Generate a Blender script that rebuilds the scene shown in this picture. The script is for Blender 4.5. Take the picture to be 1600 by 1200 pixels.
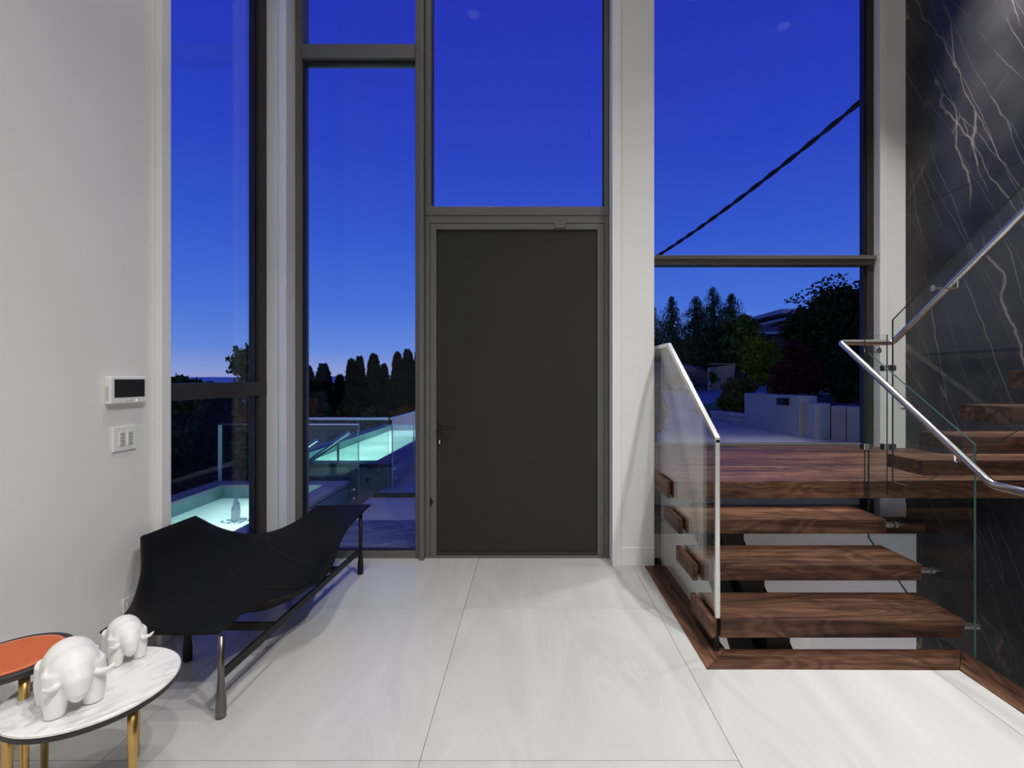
import bpy, math, random
from mathutils import Vector, Matrix, noise as mnoise

random.seed(7)
scene = bpy.context.scene
for o in list(bpy.data.objects):
    bpy.data.objects.remove(o)
col = scene.collection

# ------------------------------------------------------------------ camera
CAMH, F, CX, CY = 1.44, 750.0, 830.0, 591.0
cam = bpy.data.cameras.new('camera')
cam.sensor_width = 36.0
cam.lens = F / 1600 * 36
cam.shift_x = -(CX - 800) / 1600
cam.shift_y = -(600 - CY) / 1600
cam.clip_end = 2000
camo = bpy.data.objects.new('camera', cam)
camo.location = (0, 0, CAMH)
camo.rotation_euler = (math.pi / 2, 0, 0)
col.objects.link(camo)
scene.camera = camo

scene.view_settings.view_transform = 'Standard'
scene.view_settings.look = 'None'
scene.view_settings.gamma = 1
scene.view_settings.exposure = 0.0
scene.view_settings.use_curve_mapping = False
scene.cycles.use_denoising = True
scene.cycles.max_bounces = 10
scene.cycles.diffuse_bounces = 5
scene.cycles.glossy_bounces = 4
scene.cycles.transmission_bounces = 6
scene.cycles.transparent_max_bounces = 28
scene.cycles.sample_clamp_indirect = 4.0
scene.cycles.caustics_reflective = False
scene.cycles.caustics_refractive = False


def lin(r, g, b, k=1.0):
    f = lambda c: ((c / 255 + 0.055) / 1.055) ** 2.4 if c > 10 else c / 255 / 12.92
    return (f(r) * k, f(g) * k, f(b) * k, 1)


# ------------------------------------------------------------------ dusk sky
world = bpy.data.worlds.new('dusk_sky')
scene.world = world
world.use_nodes = True
nt = world.node_tree
nt.nodes.clear()
tc = nt.nodes.new('ShaderNodeTexCoord')
sp = nt.nodes.new('ShaderNodeSeparateXYZ')
rp = nt.nodes.new('ShaderNodeValToRGB')
bg = nt.nodes.new('ShaderNodeBackground')
ow = nt.nodes.new('ShaderNodeOutputWorld')
nt.links.new(tc.outputs['Generated'], sp.inputs[0])
nt.links.new(sp.outputs['Z'], rp.inputs[0])
nt.links.new(rp.outputs[0], bg.inputs[0])
nt.links.new(bg.outputs[0], ow.inputs[0])
stops = [(0.0, (150, 160, 216)), (0.02, (135, 155, 218)), (0.055, (100, 137, 220)), (0.14, (70, 112, 216)),
         (0.27, (52, 88, 205)), (0.42, (42, 66, 192)), (0.60, (36, 52, 180)), (1.0, (28, 40, 150))]
el = rp.color_ramp.elements
while len(el) < len(stops):
    el.new(0.5)
for e, (p, c) in zip(el, stops):
    e.position = p
    e.color = lin(*c)
bg.inputs[1].default_value = 1.0


def area_light(name, loc, size, power, color, rot=(0, 0, 0), shape='DISK', spread=180, size_y=None):
    l = bpy.data.lights.new(name, 'AREA')
    l.shape = shape
    l.size = size
    if size_y:
        l.size_y = size_y
    l.energy = power
    l.color = color
    l.spread = math.radians(spread)
    o = bpy.data.objects.new(name, l)
    o.location = loc
    o.rotation_euler = rot
    col.objects.link(o)
    return o


def point_light(name, loc, power, color, r=0.05, parent=None):
    l = bpy.data.lights.new(name, 'POINT')
    l.energy = power
    l.color = color
    l.shadow_soft_size = r
    o = bpy.data.objects.new(name, l)
    o.location = loc
    col.objects.link(o)
    return o


WARM = (1.0, 0.985, 0.945)
CEIL = 6.2
# recessed ceiling downlights of the hall, all above the picture: (name, x, y, diameter, watts, beam angle)
SPOTS = [('ceiling_stair_right_offscreen', 3.40, 3.78, 0.16, 36, 60), ('ceiling_stair_offscreen', 2.0, 4.3, 0.16, 16, 60),
         ('ceiling_bench_offscreen', -0.75, 2.6, 0.16, 9, 88), ('ceiling_hall_offscreen', -0.75, 1.5, 0.16, 9, 88),
         ('ceiling_rear_left_offscreen', 1.5, -1.8, 0.16, 98, 118), ('ceiling_rear_right_offscreen', 2.45, -0.9, 0.16, 98, 118), ('ceiling_right_offscreen', 2.2, 0.3, 0.16, 80, 114)]

# ------------------------------------------------------------------ mesh builder
ORG = {}


class MB:
    def __init__(s):
        s.v = []
        s.f = []
        s.m = []

    def quad(s, pts, m=0):
        b = len(s.v)
        s.v += [tuple(p) for p in pts]
        s.f.append(tuple(range(b, b + len(pts))))
        s.m.append(m)
        return s

    def box(s, x0, x1, y0, y1, z0, z1, m=0):
        b = len(s.v)
        s.v += [(x0, y0, z0), (x1, y0, z0), (x1, y1, z0), (x0, y1, z0), (x0, y0, z1), (x1, y0, z1), (x1, y1, z1), (x0, y1, z1)]
        for q in ((0, 3, 2, 1), (4, 5, 6, 7), (0, 1, 5, 4), (1, 2, 6, 5), (2, 3, 7, 6), (3, 0, 4, 7)):
            s.f.append(tuple(b + i for i in q))
            s.m.append(m)
        return s

    def prism(s, pts, vec, m=0, me=None):
        me = m if me is None else me
        n = len(pts)
        b = len(s.v)
        pts = [Vector(p) for p in pts]
        vec = Vector(vec)
        nrm = Vector((0, 0, 0))
        for i in range(n):
            nrm += pts[i].cross(pts[(i + 1) % n])
        if nrm.dot(vec) > 0:
            pts = pts[::-1]
        s.v += [tuple(p) for p in pts] + [tuple(p + vec) for p in pts]
        s.f.append(tuple(range(b, b + n)))
        s.m.append(m)
        s.f.append(tuple(range(b + 2 * n - 1, b + n - 1, -1)))
        s.m.append(m)
        for i in range(n):
            j = (i + 1) % n
            s.f.append((b + j, b + i, b + n + i, b + n + j))
            s.m.append(me)
        return s

    def tube(s, path, rad, seg=12, m=0, square=False):
        path = [Vector(p) for p in path]
        n = len(path)
        rads = rad if isinstance(rad, (list, tuple)) else [rad] * n
        rings = []
        ref = None
        for i in range(n):
            d0 = (path[i] - path[i - 1]).normalized() if i else None
            d1 = (path[i + 1] - path[i]).normalized() if i < n - 1 else None
            d = (d0 + d1).normalized() if d0 and d1 else (d0 or d1)
            k = 1.0
            if d0 and d1:
                k = 1 / max(0.5, d.dot(d1))
            if ref is None:
                ref = Vector((0, 0, 1)) if abs(d.z) < 0.9 else Vector((1, 0, 0))
            a = d.cross(ref)
            if a.length < 1e-4:
                a = d.cross(Vector((0, 1, 0)))
            a.normalize()
            c = a.cross(d).normalized()
            ref = c
            b = len(s.v)
            bend = None
            if d0 and d1 and k > 1.01:
                bend = (d1 - d0).normalized()
            off = math.pi / 4 if square else 0
            rr = rads[i] * (1.414 if square else 1)
            for j in range(seg):
                t = 2 * math.pi * j / seg + off
                p = a * math.cos(t) * rr + c * math.sin(t) * rr
                if bend is not None:
                    p = p + bend * p.dot(bend) * (k - 1)
                s.v.append(tuple(path[i] + p))
            rings.append(b)
        for i in range(n - 1):
            for j in range(seg):
                k2 = (j + 1) % seg
                s.f.append((rings[i] + j, rings[i] + k2, rings[i + 1] + k2, rings[i + 1] + j))
                s.m.append(m)
        s.f.append(tuple(rings[0] + j for j in range(seg))[::-1])
        s.m.append(m)
        s.f.append(tuple(rings[-1] + j for j in range(seg)))
        s.m.append(m)
        return s

    def lathe(s, prof, c, seg=24, m=0):
        # prof: list of (r, z) bottom to top
        rings = []
        for r, z in prof:
            b = len(s.v)
            for j in range(seg):
                t = 2 * math.pi * j / seg
                s.v.append((c[0] + r * math.cos(t), c[1] + r * math.sin(t), c[2] + z))
            rings.append(b)
        for i in range(len(prof) - 1):
            for j in range(seg):
                k = (j + 1) % seg
                s.f.append((rings[i] + j, rings[i] + k, rings[i + 1] + k, rings[i + 1] + j))
                s.m.append(m)
        s.f.append(tuple(rings[0] + j for j in range(seg))[::-1])
        s.m.append(m)
        s.f.append(tuple(rings[-1] + j for j in range(seg)))
        s.m.append(m)
        return s

    def ellipsoid(s, c, r, seg=20, rows=12, rot=None, m=0):
        b = len(s.v)
        R = rot or Matrix.Identity(3)
        for i in range(rows + 1):
            ph = math.pi * i / rows
            for j in range(seg):
                t = 2 * math.pi * j / seg
                p = Vector((r[0] * math.sin(ph) * math.cos(t), r[1] * math.sin(ph) * math.sin(t), -r[2] * math.cos(ph)))
                s.v.append(tuple(R @ p + Vector(c)))
        for i in range(rows):
            for j in range(seg):
                k = (j + 1) % seg
                s.f.append((b + i * seg + j, b + i * seg + k, b + (i + 1) * seg + k, b + (i + 1) * seg + j))
                s.m.append(m)
        return s

    def build(s, name, mats, parent=None, smooth=False, bevel=0, seg=2, base=None):
        me = bpy.data.meshes.new(name)
        if parent is not None:
            org = ORG[parent.name]
            o = bpy.data.objects.new(name, me)
            o.parent = parent
        else:
            if base is None:
                xs = [v[0] for v in s.v]; ys = [v[1] for v in s.v]; zs = [v[2] for v in s.v]
                base = ((min(xs) + max(xs)) / 2, (min(ys) + max(ys)) / 2, min(zs))
            org = Vector(base)
            o = bpy.data.objects.new(name, me)
            o.location = org
        me.from_pydata([(v[0] - org[0], v[1] - org[1], v[2] - org[2]) for v in s.v], [], s.f)
        if not isinstance(mats, (list, tuple)):
            mats = [mats]
        for mm in mats:
            me.materials.append(mm)
        if len(mats) > 1:
            me.polygons.foreach_set('material_index', s.m)
        if smooth:
            me.polygons.foreach_set('use_smooth', [True] * len(me.polygons))
        me.update()
        col.objects.link(o)
        ORG[o.name] = org
        if bevel:
            bv = o.modifiers.new('bevel', 'BEVEL')
            bv.width = bevel
            bv.segments = seg
            bv.limit_method = 'ANGLE'
            bv.angle_limit = math.radians(40)
        return o


def tag(o, label=None, cat=None, group=None, kind=None):
    if label: o['label'] = label
    if cat: o['category'] = cat
    if group: o['group'] = group
    if kind: o['kind'] = kind
    return o


def empty(name, loc, label=None, cat=None, group=None, kind=None):
    o = bpy.data.objects.new(name, None)
    o.location = loc
    o.empty_display_size = 0.1
    col.objects.link(o)
    ORG[o.name] = Vector(loc)
    return tag(o, label, cat, group, kind)


def copy_tree(o, parent=None):
    c = o.copy()
    col.objects.link(c)
    c.parent = parent
    ORG[c.name] = ORG[o.name]
    for ch in list(o.children):
        copy_tree(ch, c)
    return c


# ------------------------------------------------------------------ materials
def newmat(name):
    m = bpy.data.materials.new(name)
    m.use_nodes = True
    n = m.node_tree
    n.nodes.clear()
    out = n.nodes.new('ShaderNodeOutputMaterial')
    return m, n, out


def N(n, t, **kw):
    x = n.nodes.new('ShaderNode' + t)
    for k, v in kw.items():
        if k in ('operation', 'blend_type', 'data_type', 'noise_dimensions', 'feature', 'distance', 'wave_type', 'bands_direction', 'interpolation', 'voronoi_dimensions', 'clamp', 'use_clamp'):
            setattr(x, k, v)
        else:
            x.inputs[k].default_value = v
    return x


def simple(name, color, rough=0.5, metal=0.0, spec=0.5, var=0.0, scale=8.0, bump=0.0, coat=0.0):
    m, n, out = newmat(name)
    b = N(n, 'BsdfPrincipled', Roughness=rough, Metallic=metal)
    b.inputs['Specular IOR Level'].default_value = spec
    b.inputs['Coat Weight'].default_value = coat
    n.links.new(b.outputs[0], out.inputs[0])
    geo = n.nodes.new('ShaderNodeNewGeometry')
    nz = N(n, 'TexNoise', Scale=scale, Detail=4.0)
    n.links.new(geo.outputs['Position'], nz.inputs['Vector'])
    rmp = n.nodes.new('ShaderNodeValToRGB')
    c = color
    v = max(var, 0.02)
    rmp.color_ramp.elements[0].position = 0.3
    rmp.color_ramp.elements[1].position = 0.7
    rmp.color_ramp.elements[0].color = (c[0] * (1 - v), c[1] * (1 - v), c[2] * (1 - v), 1)
    rmp.color_ramp.elements[1].color = (min(1, c[0] * (1 + v)), min(1, c[1] * (1 + v)), min(1, c[2] * (1 + v)), 1)
    n.links.new(nz.outputs[0], rmp.inputs[0])
    n.links.new(rmp.outputs[0], b.inputs['Base Color'])
    if bump:
        bp = N(n, 'Bump', Strength=bump, Distance=0.01)
        n.links.new(nz.outputs[0], bp.inputs['Height'])
        n.links.new(bp.outputs[0], b.inputs['Normal'])
    return m


def glass(name, tint=(1, 1, 1), f0=0.02, rough=0.0):
    m, n, out = newmat(name)
    lw = N(n, 'LayerWeight', Blend=0.5)
    p = N(n, 'Math', operation='POWER')
    n.links.new(lw.outputs['Facing'], p.inputs[0])
    p.inputs[1].default_value = 5.0
    ma = N(n, 'Math', operation='MULTIPLY_ADD')
    n.links.new(p.outputs[0], ma.inputs[0])
    ma.inputs[1].default_value = 1 - f0
    ma.inputs[2].default_value = f0
    t = n.nodes.new('ShaderNodeBsdfTransparent')
    t.inputs[0].default_value = (*tint, 1)
    g = N(n, 'BsdfGlossy', Roughness=rough)
    g.inputs[0].default_value = (1, 1, 1, 1)
    mx = n.nodes.new('ShaderNodeMixShader')
    n.links.new(ma.outputs[0], mx.inputs[0])
    n.links.new(t.outputs[0], mx.inputs[1])
    n.links.new(g.outputs[0], mx.inputs[2])
    n.links.new(mx.outputs[0], out.inputs[0])
    return m


def emit(name, color, strength):
    m, n, out = newmat(name)
    e = N(n, 'Emission', Strength=strength)
    e.inputs[0].default_value = (*color, 1)
    n.links.new(e.outputs[0], out.inputs[0])
    return m


def wood(name, axis='x', tint=1.0):
    m, n, out = newmat(name)
    b = N(n, 'BsdfPrincipled', Roughness=0.45)
    b.inputs['Specular IOR Level'].default_value = 0.14
    n.links.new(b.outputs[0], out.inputs[0])
    geo = n.nodes.new('ShaderNodeNewGeometry')
    oi = n.nodes.new('ShaderNodeObjectInfo')
    mp = n.nodes.new('ShaderNodeMapping')
    mp.inputs['Scale'].default_value = (0.9, 13, 13) if axis == 'x' else (13, 0.9, 13)
    addv = N(n, 'VectorMath', operation='ADD')
    sc = N(n, 'VectorMath', operation='SCALE')
    comb = n.nodes.new('ShaderNodeCombineXYZ')
    for i in range(3):
        n.links.new(oi.outputs['Random'], comb.inputs[i])
    n.links.new(comb.outputs[0], sc.inputs[0])
    sc.inputs['Scale'].default_value = 23.0
    n.links.new(geo.outputs['Position'], addv.inputs[0])
    n.links.new(sc.outputs[0], addv.inputs[1])
    n.links.new(addv.outputs[0], mp.inputs[0])
    n1 = N(n, 'TexNoise', Scale=1.1, Detail=9.0, Roughness=0.62, Distortion=1.2)
    n.links.new(mp.outputs[0], n1.inputs['Vector'])
    mp2 = n.nodes.new('ShaderNodeMapping')
    mp2.inputs['Scale'].default_value = (1.2, 4.5, 4.5) if axis == 'x' else (4.5, 1.2, 4.5)
    n.links.new(addv.outputs[0], mp2.inputs[0])
    n2 = N(n, 'TexNoise', Scale=1.0, Detail=3.0, Distortion=0.6)
    n.links.new(mp2.outputs[0], n2.inputs['Vector'])
    # ring lines from the soft noise
    mlt = N(n, 'Math', operation='MULTIPLY')
    n.links.new(n2.outputs[0], mlt.inputs[0])
    mlt.inputs[1].default_value = 70.0
    sn = N(n, 'Math', operation='SINE')
    n.links.new(mlt.outputs[0], sn.inputs[0])
    ma = N(n, 'Math', operation='MULTIPLY_ADD')
    n.links.new(sn.outputs[0], ma.inputs[0])
    ma.inputs[1].default_value = 0.055
    n.links.new(n1.outputs[0], ma.inputs[2])
    r = n.nodes.new('ShaderNodeValToRGB')
    e = r.color_ramp.elements
    e[0].position, e[0].color = 0.32, lin(50, 35, 29, tint)
    e[1].position, e[1].color = 0.70, lin(134, 98, 78, tint)
    x = e.new(0.5); x.color = lin(94, 66, 53, tint)
    n.links.new(ma.outputs[0], r.inputs[0])
    mx = N(n, 'Mix', data_type='RGBA', blend_type='MULTIPLY')
    mx.inputs[0].default_value = 1.0
    n.links.new(r.outputs[0], mx.inputs[6])
    tone = n.nodes.new('ShaderNodeValToRGB')
    tone.color_ramp.elements[0].color = (0.50, 0.50, 0.50, 1)
    tone.color_ramp.elements[1].color = (0.98, 0.95, 0.92, 1)
    n.links.new(oi.outputs['Random'], tone.inputs[0])
    n.links.new(tone.outputs[0], mx.inputs[7])
    n.links.new(mx.outputs[2], b.inputs['Base Color'])
    bp = N(n, 'Bump', Strength=0.12, Distance=0.004)
    n.links.new(n1.outputs[0], bp.inputs['Height'])
    n.links.new(bp.outputs[0], b.inputs['Normal'])
    return m


def ridge(n, vec, scale, width, detail=3.0, dist=0.4):
    nz = N(n, 'TexNoise', Scale=scale, Detail=detail, Roughness=0.55, Distortion=dist)
    n.links.new(vec, nz.inputs['Vector'])
    sb = N(n, 'Math', operation='SUBTRACT')
    n.links.new(nz.outputs[0], sb.inputs[0])
    sb.inputs[1].default_value = 0.5
    ab = N(n, 'Math', operation='ABSOLUTE')
    n.links.new(sb.outputs[0], ab.inputs[0])
    mr = n.nodes.new('ShaderNodeMapRange')
    n.links.new(ab.outputs[0], mr.inputs[0])
    mr.inputs[1].default_value = 0.0
    mr.inputs[2].default_value = width
    mr.inputs[3].default_value = 1.0
    mr.inputs[4].default_value = 0.0
    return mr.outputs[0]


def mask(n, vec, scale, lo, hi):
    nz = N(n, 'TexNoise', Scale=scale, Detail=2.0)
    n.links.new(vec, nz.inputs['Vector'])
    mr = n.nodes.new('ShaderNodeMapRange')
    n.links.new(nz.outputs[0], mr.inputs[0])
    mr.inputs[1].default_value = lo
    mr.inputs[2].default_value = hi
    return mr.outputs[0]


def mul(n, a, b):
    m = N(n, 'Math', operation='MULTIPLY')
    for i, v in enumerate((a, b)):
        if isinstance(v, (int, float)):
            m.inputs[i].default_value = v
        else:
            n.links.new(v, m.inputs[i])
    return m.outputs[0]


def mixc(n, fac, a, b):
    mx = N(n, 'Mix', data_type='RGBA')
    if isinstance(fac, (int, float)):
        mx.inputs[0].default_value = fac
    else:
        n.links.new(fac, mx.inputs[0])
    for i, v in ((6, a), (7, b)):
        if isinstance(v, tuple):
            mx.inputs[i].default_value = v
        else:
            n.links.new(v, mx.inputs[i])
    return mx.outputs[2]


def marble_dark():
    m, n, out = newmat('dark_marble')
    b = N(n, 'BsdfPrincipled', Roughness=0.28)
    b.inputs['Specular IOR Level'].default_value = 0.22
    n.links.new(b.outputs[0], out.inputs[0])
    geo = n.nodes.new('ShaderNodeNewGeometry')
    mp = n.nodes.new('ShaderNodeMapping')
    mp.vector_type = 'POINT'
    mp.inputs['Rotation'].default_value = (math.radians(-28), 0, 0)
    mp.inputs['Scale'].default_value = (1, 3.6, 0.30)
    # rotate first, then stretch
    rot = N(n, 'VectorRotate')
    rot.rotation_type = 'X_AXIS'
    rot.inputs['Angle'].default_value = math.radians(24)
    n.links.new(geo.outputs['Position'], rot.inputs['Vector'])
    mp.inputs['Rotation'].default_value = (0, 0, 0)
    n.links.new(rot.outputs[0], mp.inputs[0])
    v = mp.outputs[0]
    cl = N(n, 'TexNoise', Scale=2.2, Detail=6.0)
    n.links.new(geo.outputs['Position'], cl.inputs['Vector'])
    rp = n.nodes.new('ShaderNodeValToRGB')
    rp.color_ramp.elements[0].position = 0.3
    rp.color_ramp.elements[0].color = lin(36, 35, 36)
    rp.color_ramp.elements[1].position = 0.75
    rp.color_ramp.elements[1].color = lin(66, 65, 66)
    n.links.new(cl.outputs[0], rp.inputs[0])
    def cracks(angle, sy, sz, scale, width, wob):
        wn = N(n, 'TexNoise', Scale=2.3, Detail=4.0)
        n.links.new(geo.outputs['Position'], wn.inputs['Vector'])
        sc = N(n, 'VectorMath', operation='SCALE')
        n.links.new(wn.outputs['Color'], sc.inputs[0])
        sc.inputs['Scale'].default_value = wob
        ad = N(n, 'VectorMath', operation='ADD')
        n.links.new(geo.outputs['Position'], ad.inputs[0])
        n.links.new(sc.outputs[0], ad.inputs[1])
        ro = N(n, 'VectorRotate')
        ro.rotation_type = 'X_AXIS'
        ro.inputs['Angle'].default_value = math.radians(angle)
        n.links.new(ad.outputs[0], ro.inputs['Vector'])
        mq = n.nodes.new('ShaderNodeMapping')
        mq.inputs['Scale'].default_value = (1, sy, sz)
        n.links.new(ro.outputs[0], mq.inputs[0])
        vo = N(n, 'TexVoronoi', feature='DISTANCE_TO_EDGE', Scale=scale)
        n.links.new(mq.outputs[0], vo.inputs['Vector'])
        mr = n.nodes.new('ShaderNodeMapRange')
        n.links.new(vo.outputs['Distance'], mr.inputs[0])
        mr.inputs[1].default_value = 0.0
        mr.inputs[2].default_value = width
        mr.inputs[3].default_value = 1.0
        mr.inputs[4].default_value = 0.0
        return mr.outputs[0]
    pos = geo.outputs['Position']
    a = mul(n, cracks(20, 1.7, 0.13, 1.25, 0.0075, 0.13), mask(n, pos, 1.1, 0.36, 0.55))
    a2 = mul(n, cracks(25, 2.6, 0.20, 1.7, 0.010, 0.10), mask(n, pos, 1.9, 0.38, 0.56))
    c2 = mul(n, cracks(-40, 1.6, 0.2, 1.3, 0.007, 0.10), mask(n, pos, 1.5, 0.48, 0.66))
    color = mixc(n, mul(n, c2, 0.16), rp.outputs[0], lin(150, 145, 140))
    color = mixc(n, mul(n, a2, 0.38), color, lin(160, 156, 152))
    color = mixc(n, mul(n, a, 0.60), color, lin(165, 150, 138))
    n.links.new(color, b.inputs['Base Color'])
    return m


def marble_white():
    m, n, out = newmat('white_marble')
    b = N(n, 'BsdfPrincipled', Roughness=0.22)
    n.links.new(b.outputs[0], out.inputs[0])
    geo = n.nodes.new('ShaderNodeNewGeometry')
    rot = N(n, 'VectorRotate')
    rot.rotation_type = 'Z_AXIS'
    rot.inputs['Angle'].default_value = math.radians(35)
    n.links.new(geo.outputs['Position'], rot.inputs['Vector'])
    mp = n.nodes.new('ShaderNodeMapping')
    mp.inputs['Scale'].default_value = (6, 2.0, 1)
    n.links.new(rot.outputs[0], mp.inputs[0])
    a = mul(n, ridge(n, mp.outputs[0], 1.6, 0.06, 6.0, 0.8), mask(n, geo.outputs['Position'], 5, 0.4, 0.65))
    color = mixc(n, mul(n, a, 0.5), lin(240, 238, 236), lin(165, 162, 162))
    n.links.new(color, b.inputs['Base Color'])
    return m


def floor_tile():
    m, n, out = newmat('grey_stone_tile')
    b = N(n, 'BsdfPrincipled', Roughness=0.30)
    n.links.new(b.outputs[0], out.inputs[0])
    geo = n.nodes.new('ShaderNodeNewGeometry')
    oi = n.nodes.new('ShaderNodeObjectInfo')
    comb = n.nodes.new('ShaderNodeCombineXYZ')
    ml = mul(n, oi.outputs['Random'], 40.0)
    n.links.new(ml, comb.inputs[0])
    n.links.new(ml, comb.inputs[1])
    ad = N(n, 'VectorMath', operation='ADD')
    n.links.new(geo.outputs['Position'], ad.inputs[0])
    n.links.new(comb.outputs[0], ad.inputs[1])
    mp = n.nodes.new('ShaderNodeMapping')
    mp.inputs['Scale'].default_value = (2.4, 0.55, 1)
    n.links.new(ad.outputs[0], mp.inputs[0])
    n1 = N(n, 'TexNoise', Scale=1.2, Detail=7.0, Roughness=0.55, Distortion=1.6)
    n.links.new(mp.outputs[0], n1.inputs['Vector'])
    w = N(n, 'Math', operation='SINE')
    n.links.new(mul(n, n1.outputs[0], 42.0), w.inputs[0])
    r = n.nodes.new('ShaderNodeValToRGB')
    r.color_ramp.elements[0].position = 0.35
    r.color_ramp.elements[0].color = lin(190, 189, 186)
    r.color_ramp.elements[1].position = 0.68
    r.color_ramp.elements[1].color = lin(202, 201, 198)
    n.links.new(n1.outputs[0], r.inputs[0])
    wm = n.nodes.new('ShaderNodeMapRange')
    n.links.new(w.outputs[0], wm.inputs[0])
    wm.inputs[1].default_value = 0.75
    wm.inputs[2].default_value = 1.0
    wm.inputs[4].default_value = 0.3
    k = mul(n, wm.outputs[0], mask(n, ad.outputs[0], 1.3, 0.42, 0.66))
    color = mixc(n, k, r.outputs[0], lin(212, 211, 208))
    n.links.new(color, b.inputs['Base Color'])
    return m


def leafmat(name, c0, c1, trans=0.25, scale=3.0):
    m, n, out = newmat(name)
    geo = n.nodes.new('ShaderNodeNewGeometry')
    nz = N(n, 'TexNoise', Scale=scale, Detail=3.0)
    n.links.new(geo.outputs['Position'], nz.inputs['Vector'])
    av = N(n, 'Math', operation='MULTIPLY_ADD')
    n.links.new(geo.outputs['Random Per Island'], av.inputs[0])
    av.inputs[1].default_value = 0.5
    n.links.new(mul(n, nz.outputs[0], 0.5), av.inputs[2])
    r = n.nodes.new('ShaderNodeValToRGB')
    r.color_ramp.elements[0].position = 0.2
    r.color_ramp.elements[1].position = 0.85
    r.color_ramp.elements[0].color = (*c0, 1)
    r.color_ramp.elements[1].color = (*c1, 1)
    n.links.new(av.outputs[0], r.inputs[0])
    d = n.nodes.new('ShaderNodeBsdfDiffuse')
    t = n.nodes.new('ShaderNodeBsdfTranslucent')
    n.links.new(r.outputs[0], d.inputs[0])
    n.links.new(r.outputs[0], t.inputs[0])
    mx = N(n, 'MixShader', Fac=trans)
    n.links.new(d.outputs[0], mx.inputs[1])
    n.links.new(t.outputs[0], mx.inputs[2])
    n.links.new(mx.outputs[0], out.inputs[0])
    return m


M = {}
M['paint'] = simple('white_paint', (0.80, 0.79, 0.785), 0.55, spec=0.3, var=0.008, scale=2)
M['trim'] = simple('white_trim_paint', (0.83, 0.82, 0.81), 0.4, spec=0.4, var=0.008, scale=2)
M['ceil'] = simple('ceiling_paint', (0.8, 0.8, 0.79), 0.7, var=0.01)
M['frame'] = simple('bronze_grey_metal', (0.125, 0.121, 0.110), 0.42, spec=0.5, var=0.03, scale=3)
M['frame_dark'] = simple('dark_bronze_metal', (0.036, 0.033, 0.032), 0.5, spec=0.25, var=0.03, scale=3)
M['gasket'] = simple('black_rubber', (0.008, 0.008, 0.008), 0.5)
M['door'] = simple('charcoal_door_paint', (0.026, 0.026, 0.024), 0.6, spec=0.25, var=0.06, scale=4)
M['black'] = simple('black_metal', (0.009, 0.009, 0.009), 0.45, spec=0.3)
M['stringer'] = simple('black_steel', (0.010, 0.010, 0.011), 0.5)
M['chrome'] = simple('polished_steel', (0.88, 0.87, 0.86), 0.18, metal=1.0)
M['steel'] = simple('brushed_steel', (0.66, 0.65, 0.63), 0.24, metal=1.0, var=0.05, scale=30)
M['subfloor'] = simple('grout_grey', (0.24, 0.235, 0.23), 0.8)
M['tile'] = floor_tile()
M['wood_x'] = wood('walnut_along_width', 'x')
M['wood_y'] = wood('walnut_along_depth', 'y')
M['marble'] = marble_dark()
M['marble_w'] = marble_white()
M['leather'] = simple('black_leather', (0.0085, 0.0078, 0.0060), 0.55, spec=0.16, var=0.1, scale=60, bump=0.04)
M['orange'] = simple('orange_leather', lin(205, 98, 48)[:3], 0.5, var=0.05, scale=70, bump=0.06)
M['stitch'] = simple('pale_thread', (0.7, 0.5, 0.38), 0.7)
M['seam'] = simple('dark_thread', (0.035, 0.035, 0.035), 0.6)
M['dark_wood'] = simple('black_stained_wood', (0.022, 0.020, 0.019), 0.45, var=0.1, scale=30)
M['brass'] = simple('brushed_brass', (0.62, 0.40, 0.14), 0.28, metal=1.0, var=0.05, scale=30)
M['lit_leg_metal'] = simple('lit_leg_metal', (0.20, 0.18, 0.17), 0.28, metal=1.0)
M['stone'] = simple('white_carved_stone', (0.84, 0.82, 0.80), 0.5, var=0.03, scale=25, bump=0.1)
M['plastic'] = simple('white_plastic', (0.82, 0.82, 0.81), 0.35)
M['screen'] = simple('dark_screen', (0.022, 0.022, 0.022), 0.3)
M['grey_plastic'] = simple('grey_plastic', (0.42, 0.42, 0.42), 0.5)
M['wglass'] = glass('window_glass', (0.985, 0.99, 0.99), 0.005)
M['bglass'] = glass('balustrade_glass', (0.955, 0.975, 0.97), 0.028)
M['oglass'] = glass('outdoor_glass', (0.86, 0.95, 0.93), 0.03)
M['gedge'] = simple('glass_edge_green', (0.03, 0.075, 0.065), 0.15)
M['gedge_l'] = simple('glass_edge_pale', (0.55, 0.75, 0.62), 0.2)
M['concrete'] = simple('cast_concrete', (0.40, 0.41, 0.385), 0.8, var=0.10, scale=5, bump=0.1)
M['concrete_d'] = simple('drive_concrete', (0.44, 0.45, 0.42), 0.85, var=0.07, scale=2)
M['asphalt'] = simple('street_asphalt', (0.30, 0.30, 0.285), 0.9, var=0.05, scale=2)
M['patio'] = simple('pale_paving', (0.52, 0.52, 0.53), 0.7, var=0.04, scale=3)
M['coping'] = simple('grey_coping', (0.30, 0.32, 0.34), 0.5, var=0.08, scale=6)
M['coping_d'] = simple('dark_coping', (0.05, 0.053, 0.06), 0.45, var=0.1, scale=6)
M['pooltile'] = simple('pool_plaster', (0.55, 0.72, 0.70), 0.6, var=0.06, scale=5)
M['basinwall'] = simple('basin_tile', (0.22, 0.36, 0.36), 0.4, var=0.2, scale=7)
M['water'] = None
M['foam'] = leafmat('water_foam', (0.88, 0.93, 0.93), (0.97, 0.98, 0.98), 0.5)
M['soil'] = simple('dark_soil', (0.045, 0.04, 0.03), 0.95, var=0.3, scale=6)
M['grass'] = simple('lawn', (0.10, 0.21, 0.035), 0.95, var=0.3, scale=20, bump=0.3)
M['turf'] = simple('turf_strip', (0.09, 0.13, 0.03), 0.95, var=0.3, scale=40, bump=0.3)
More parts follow.
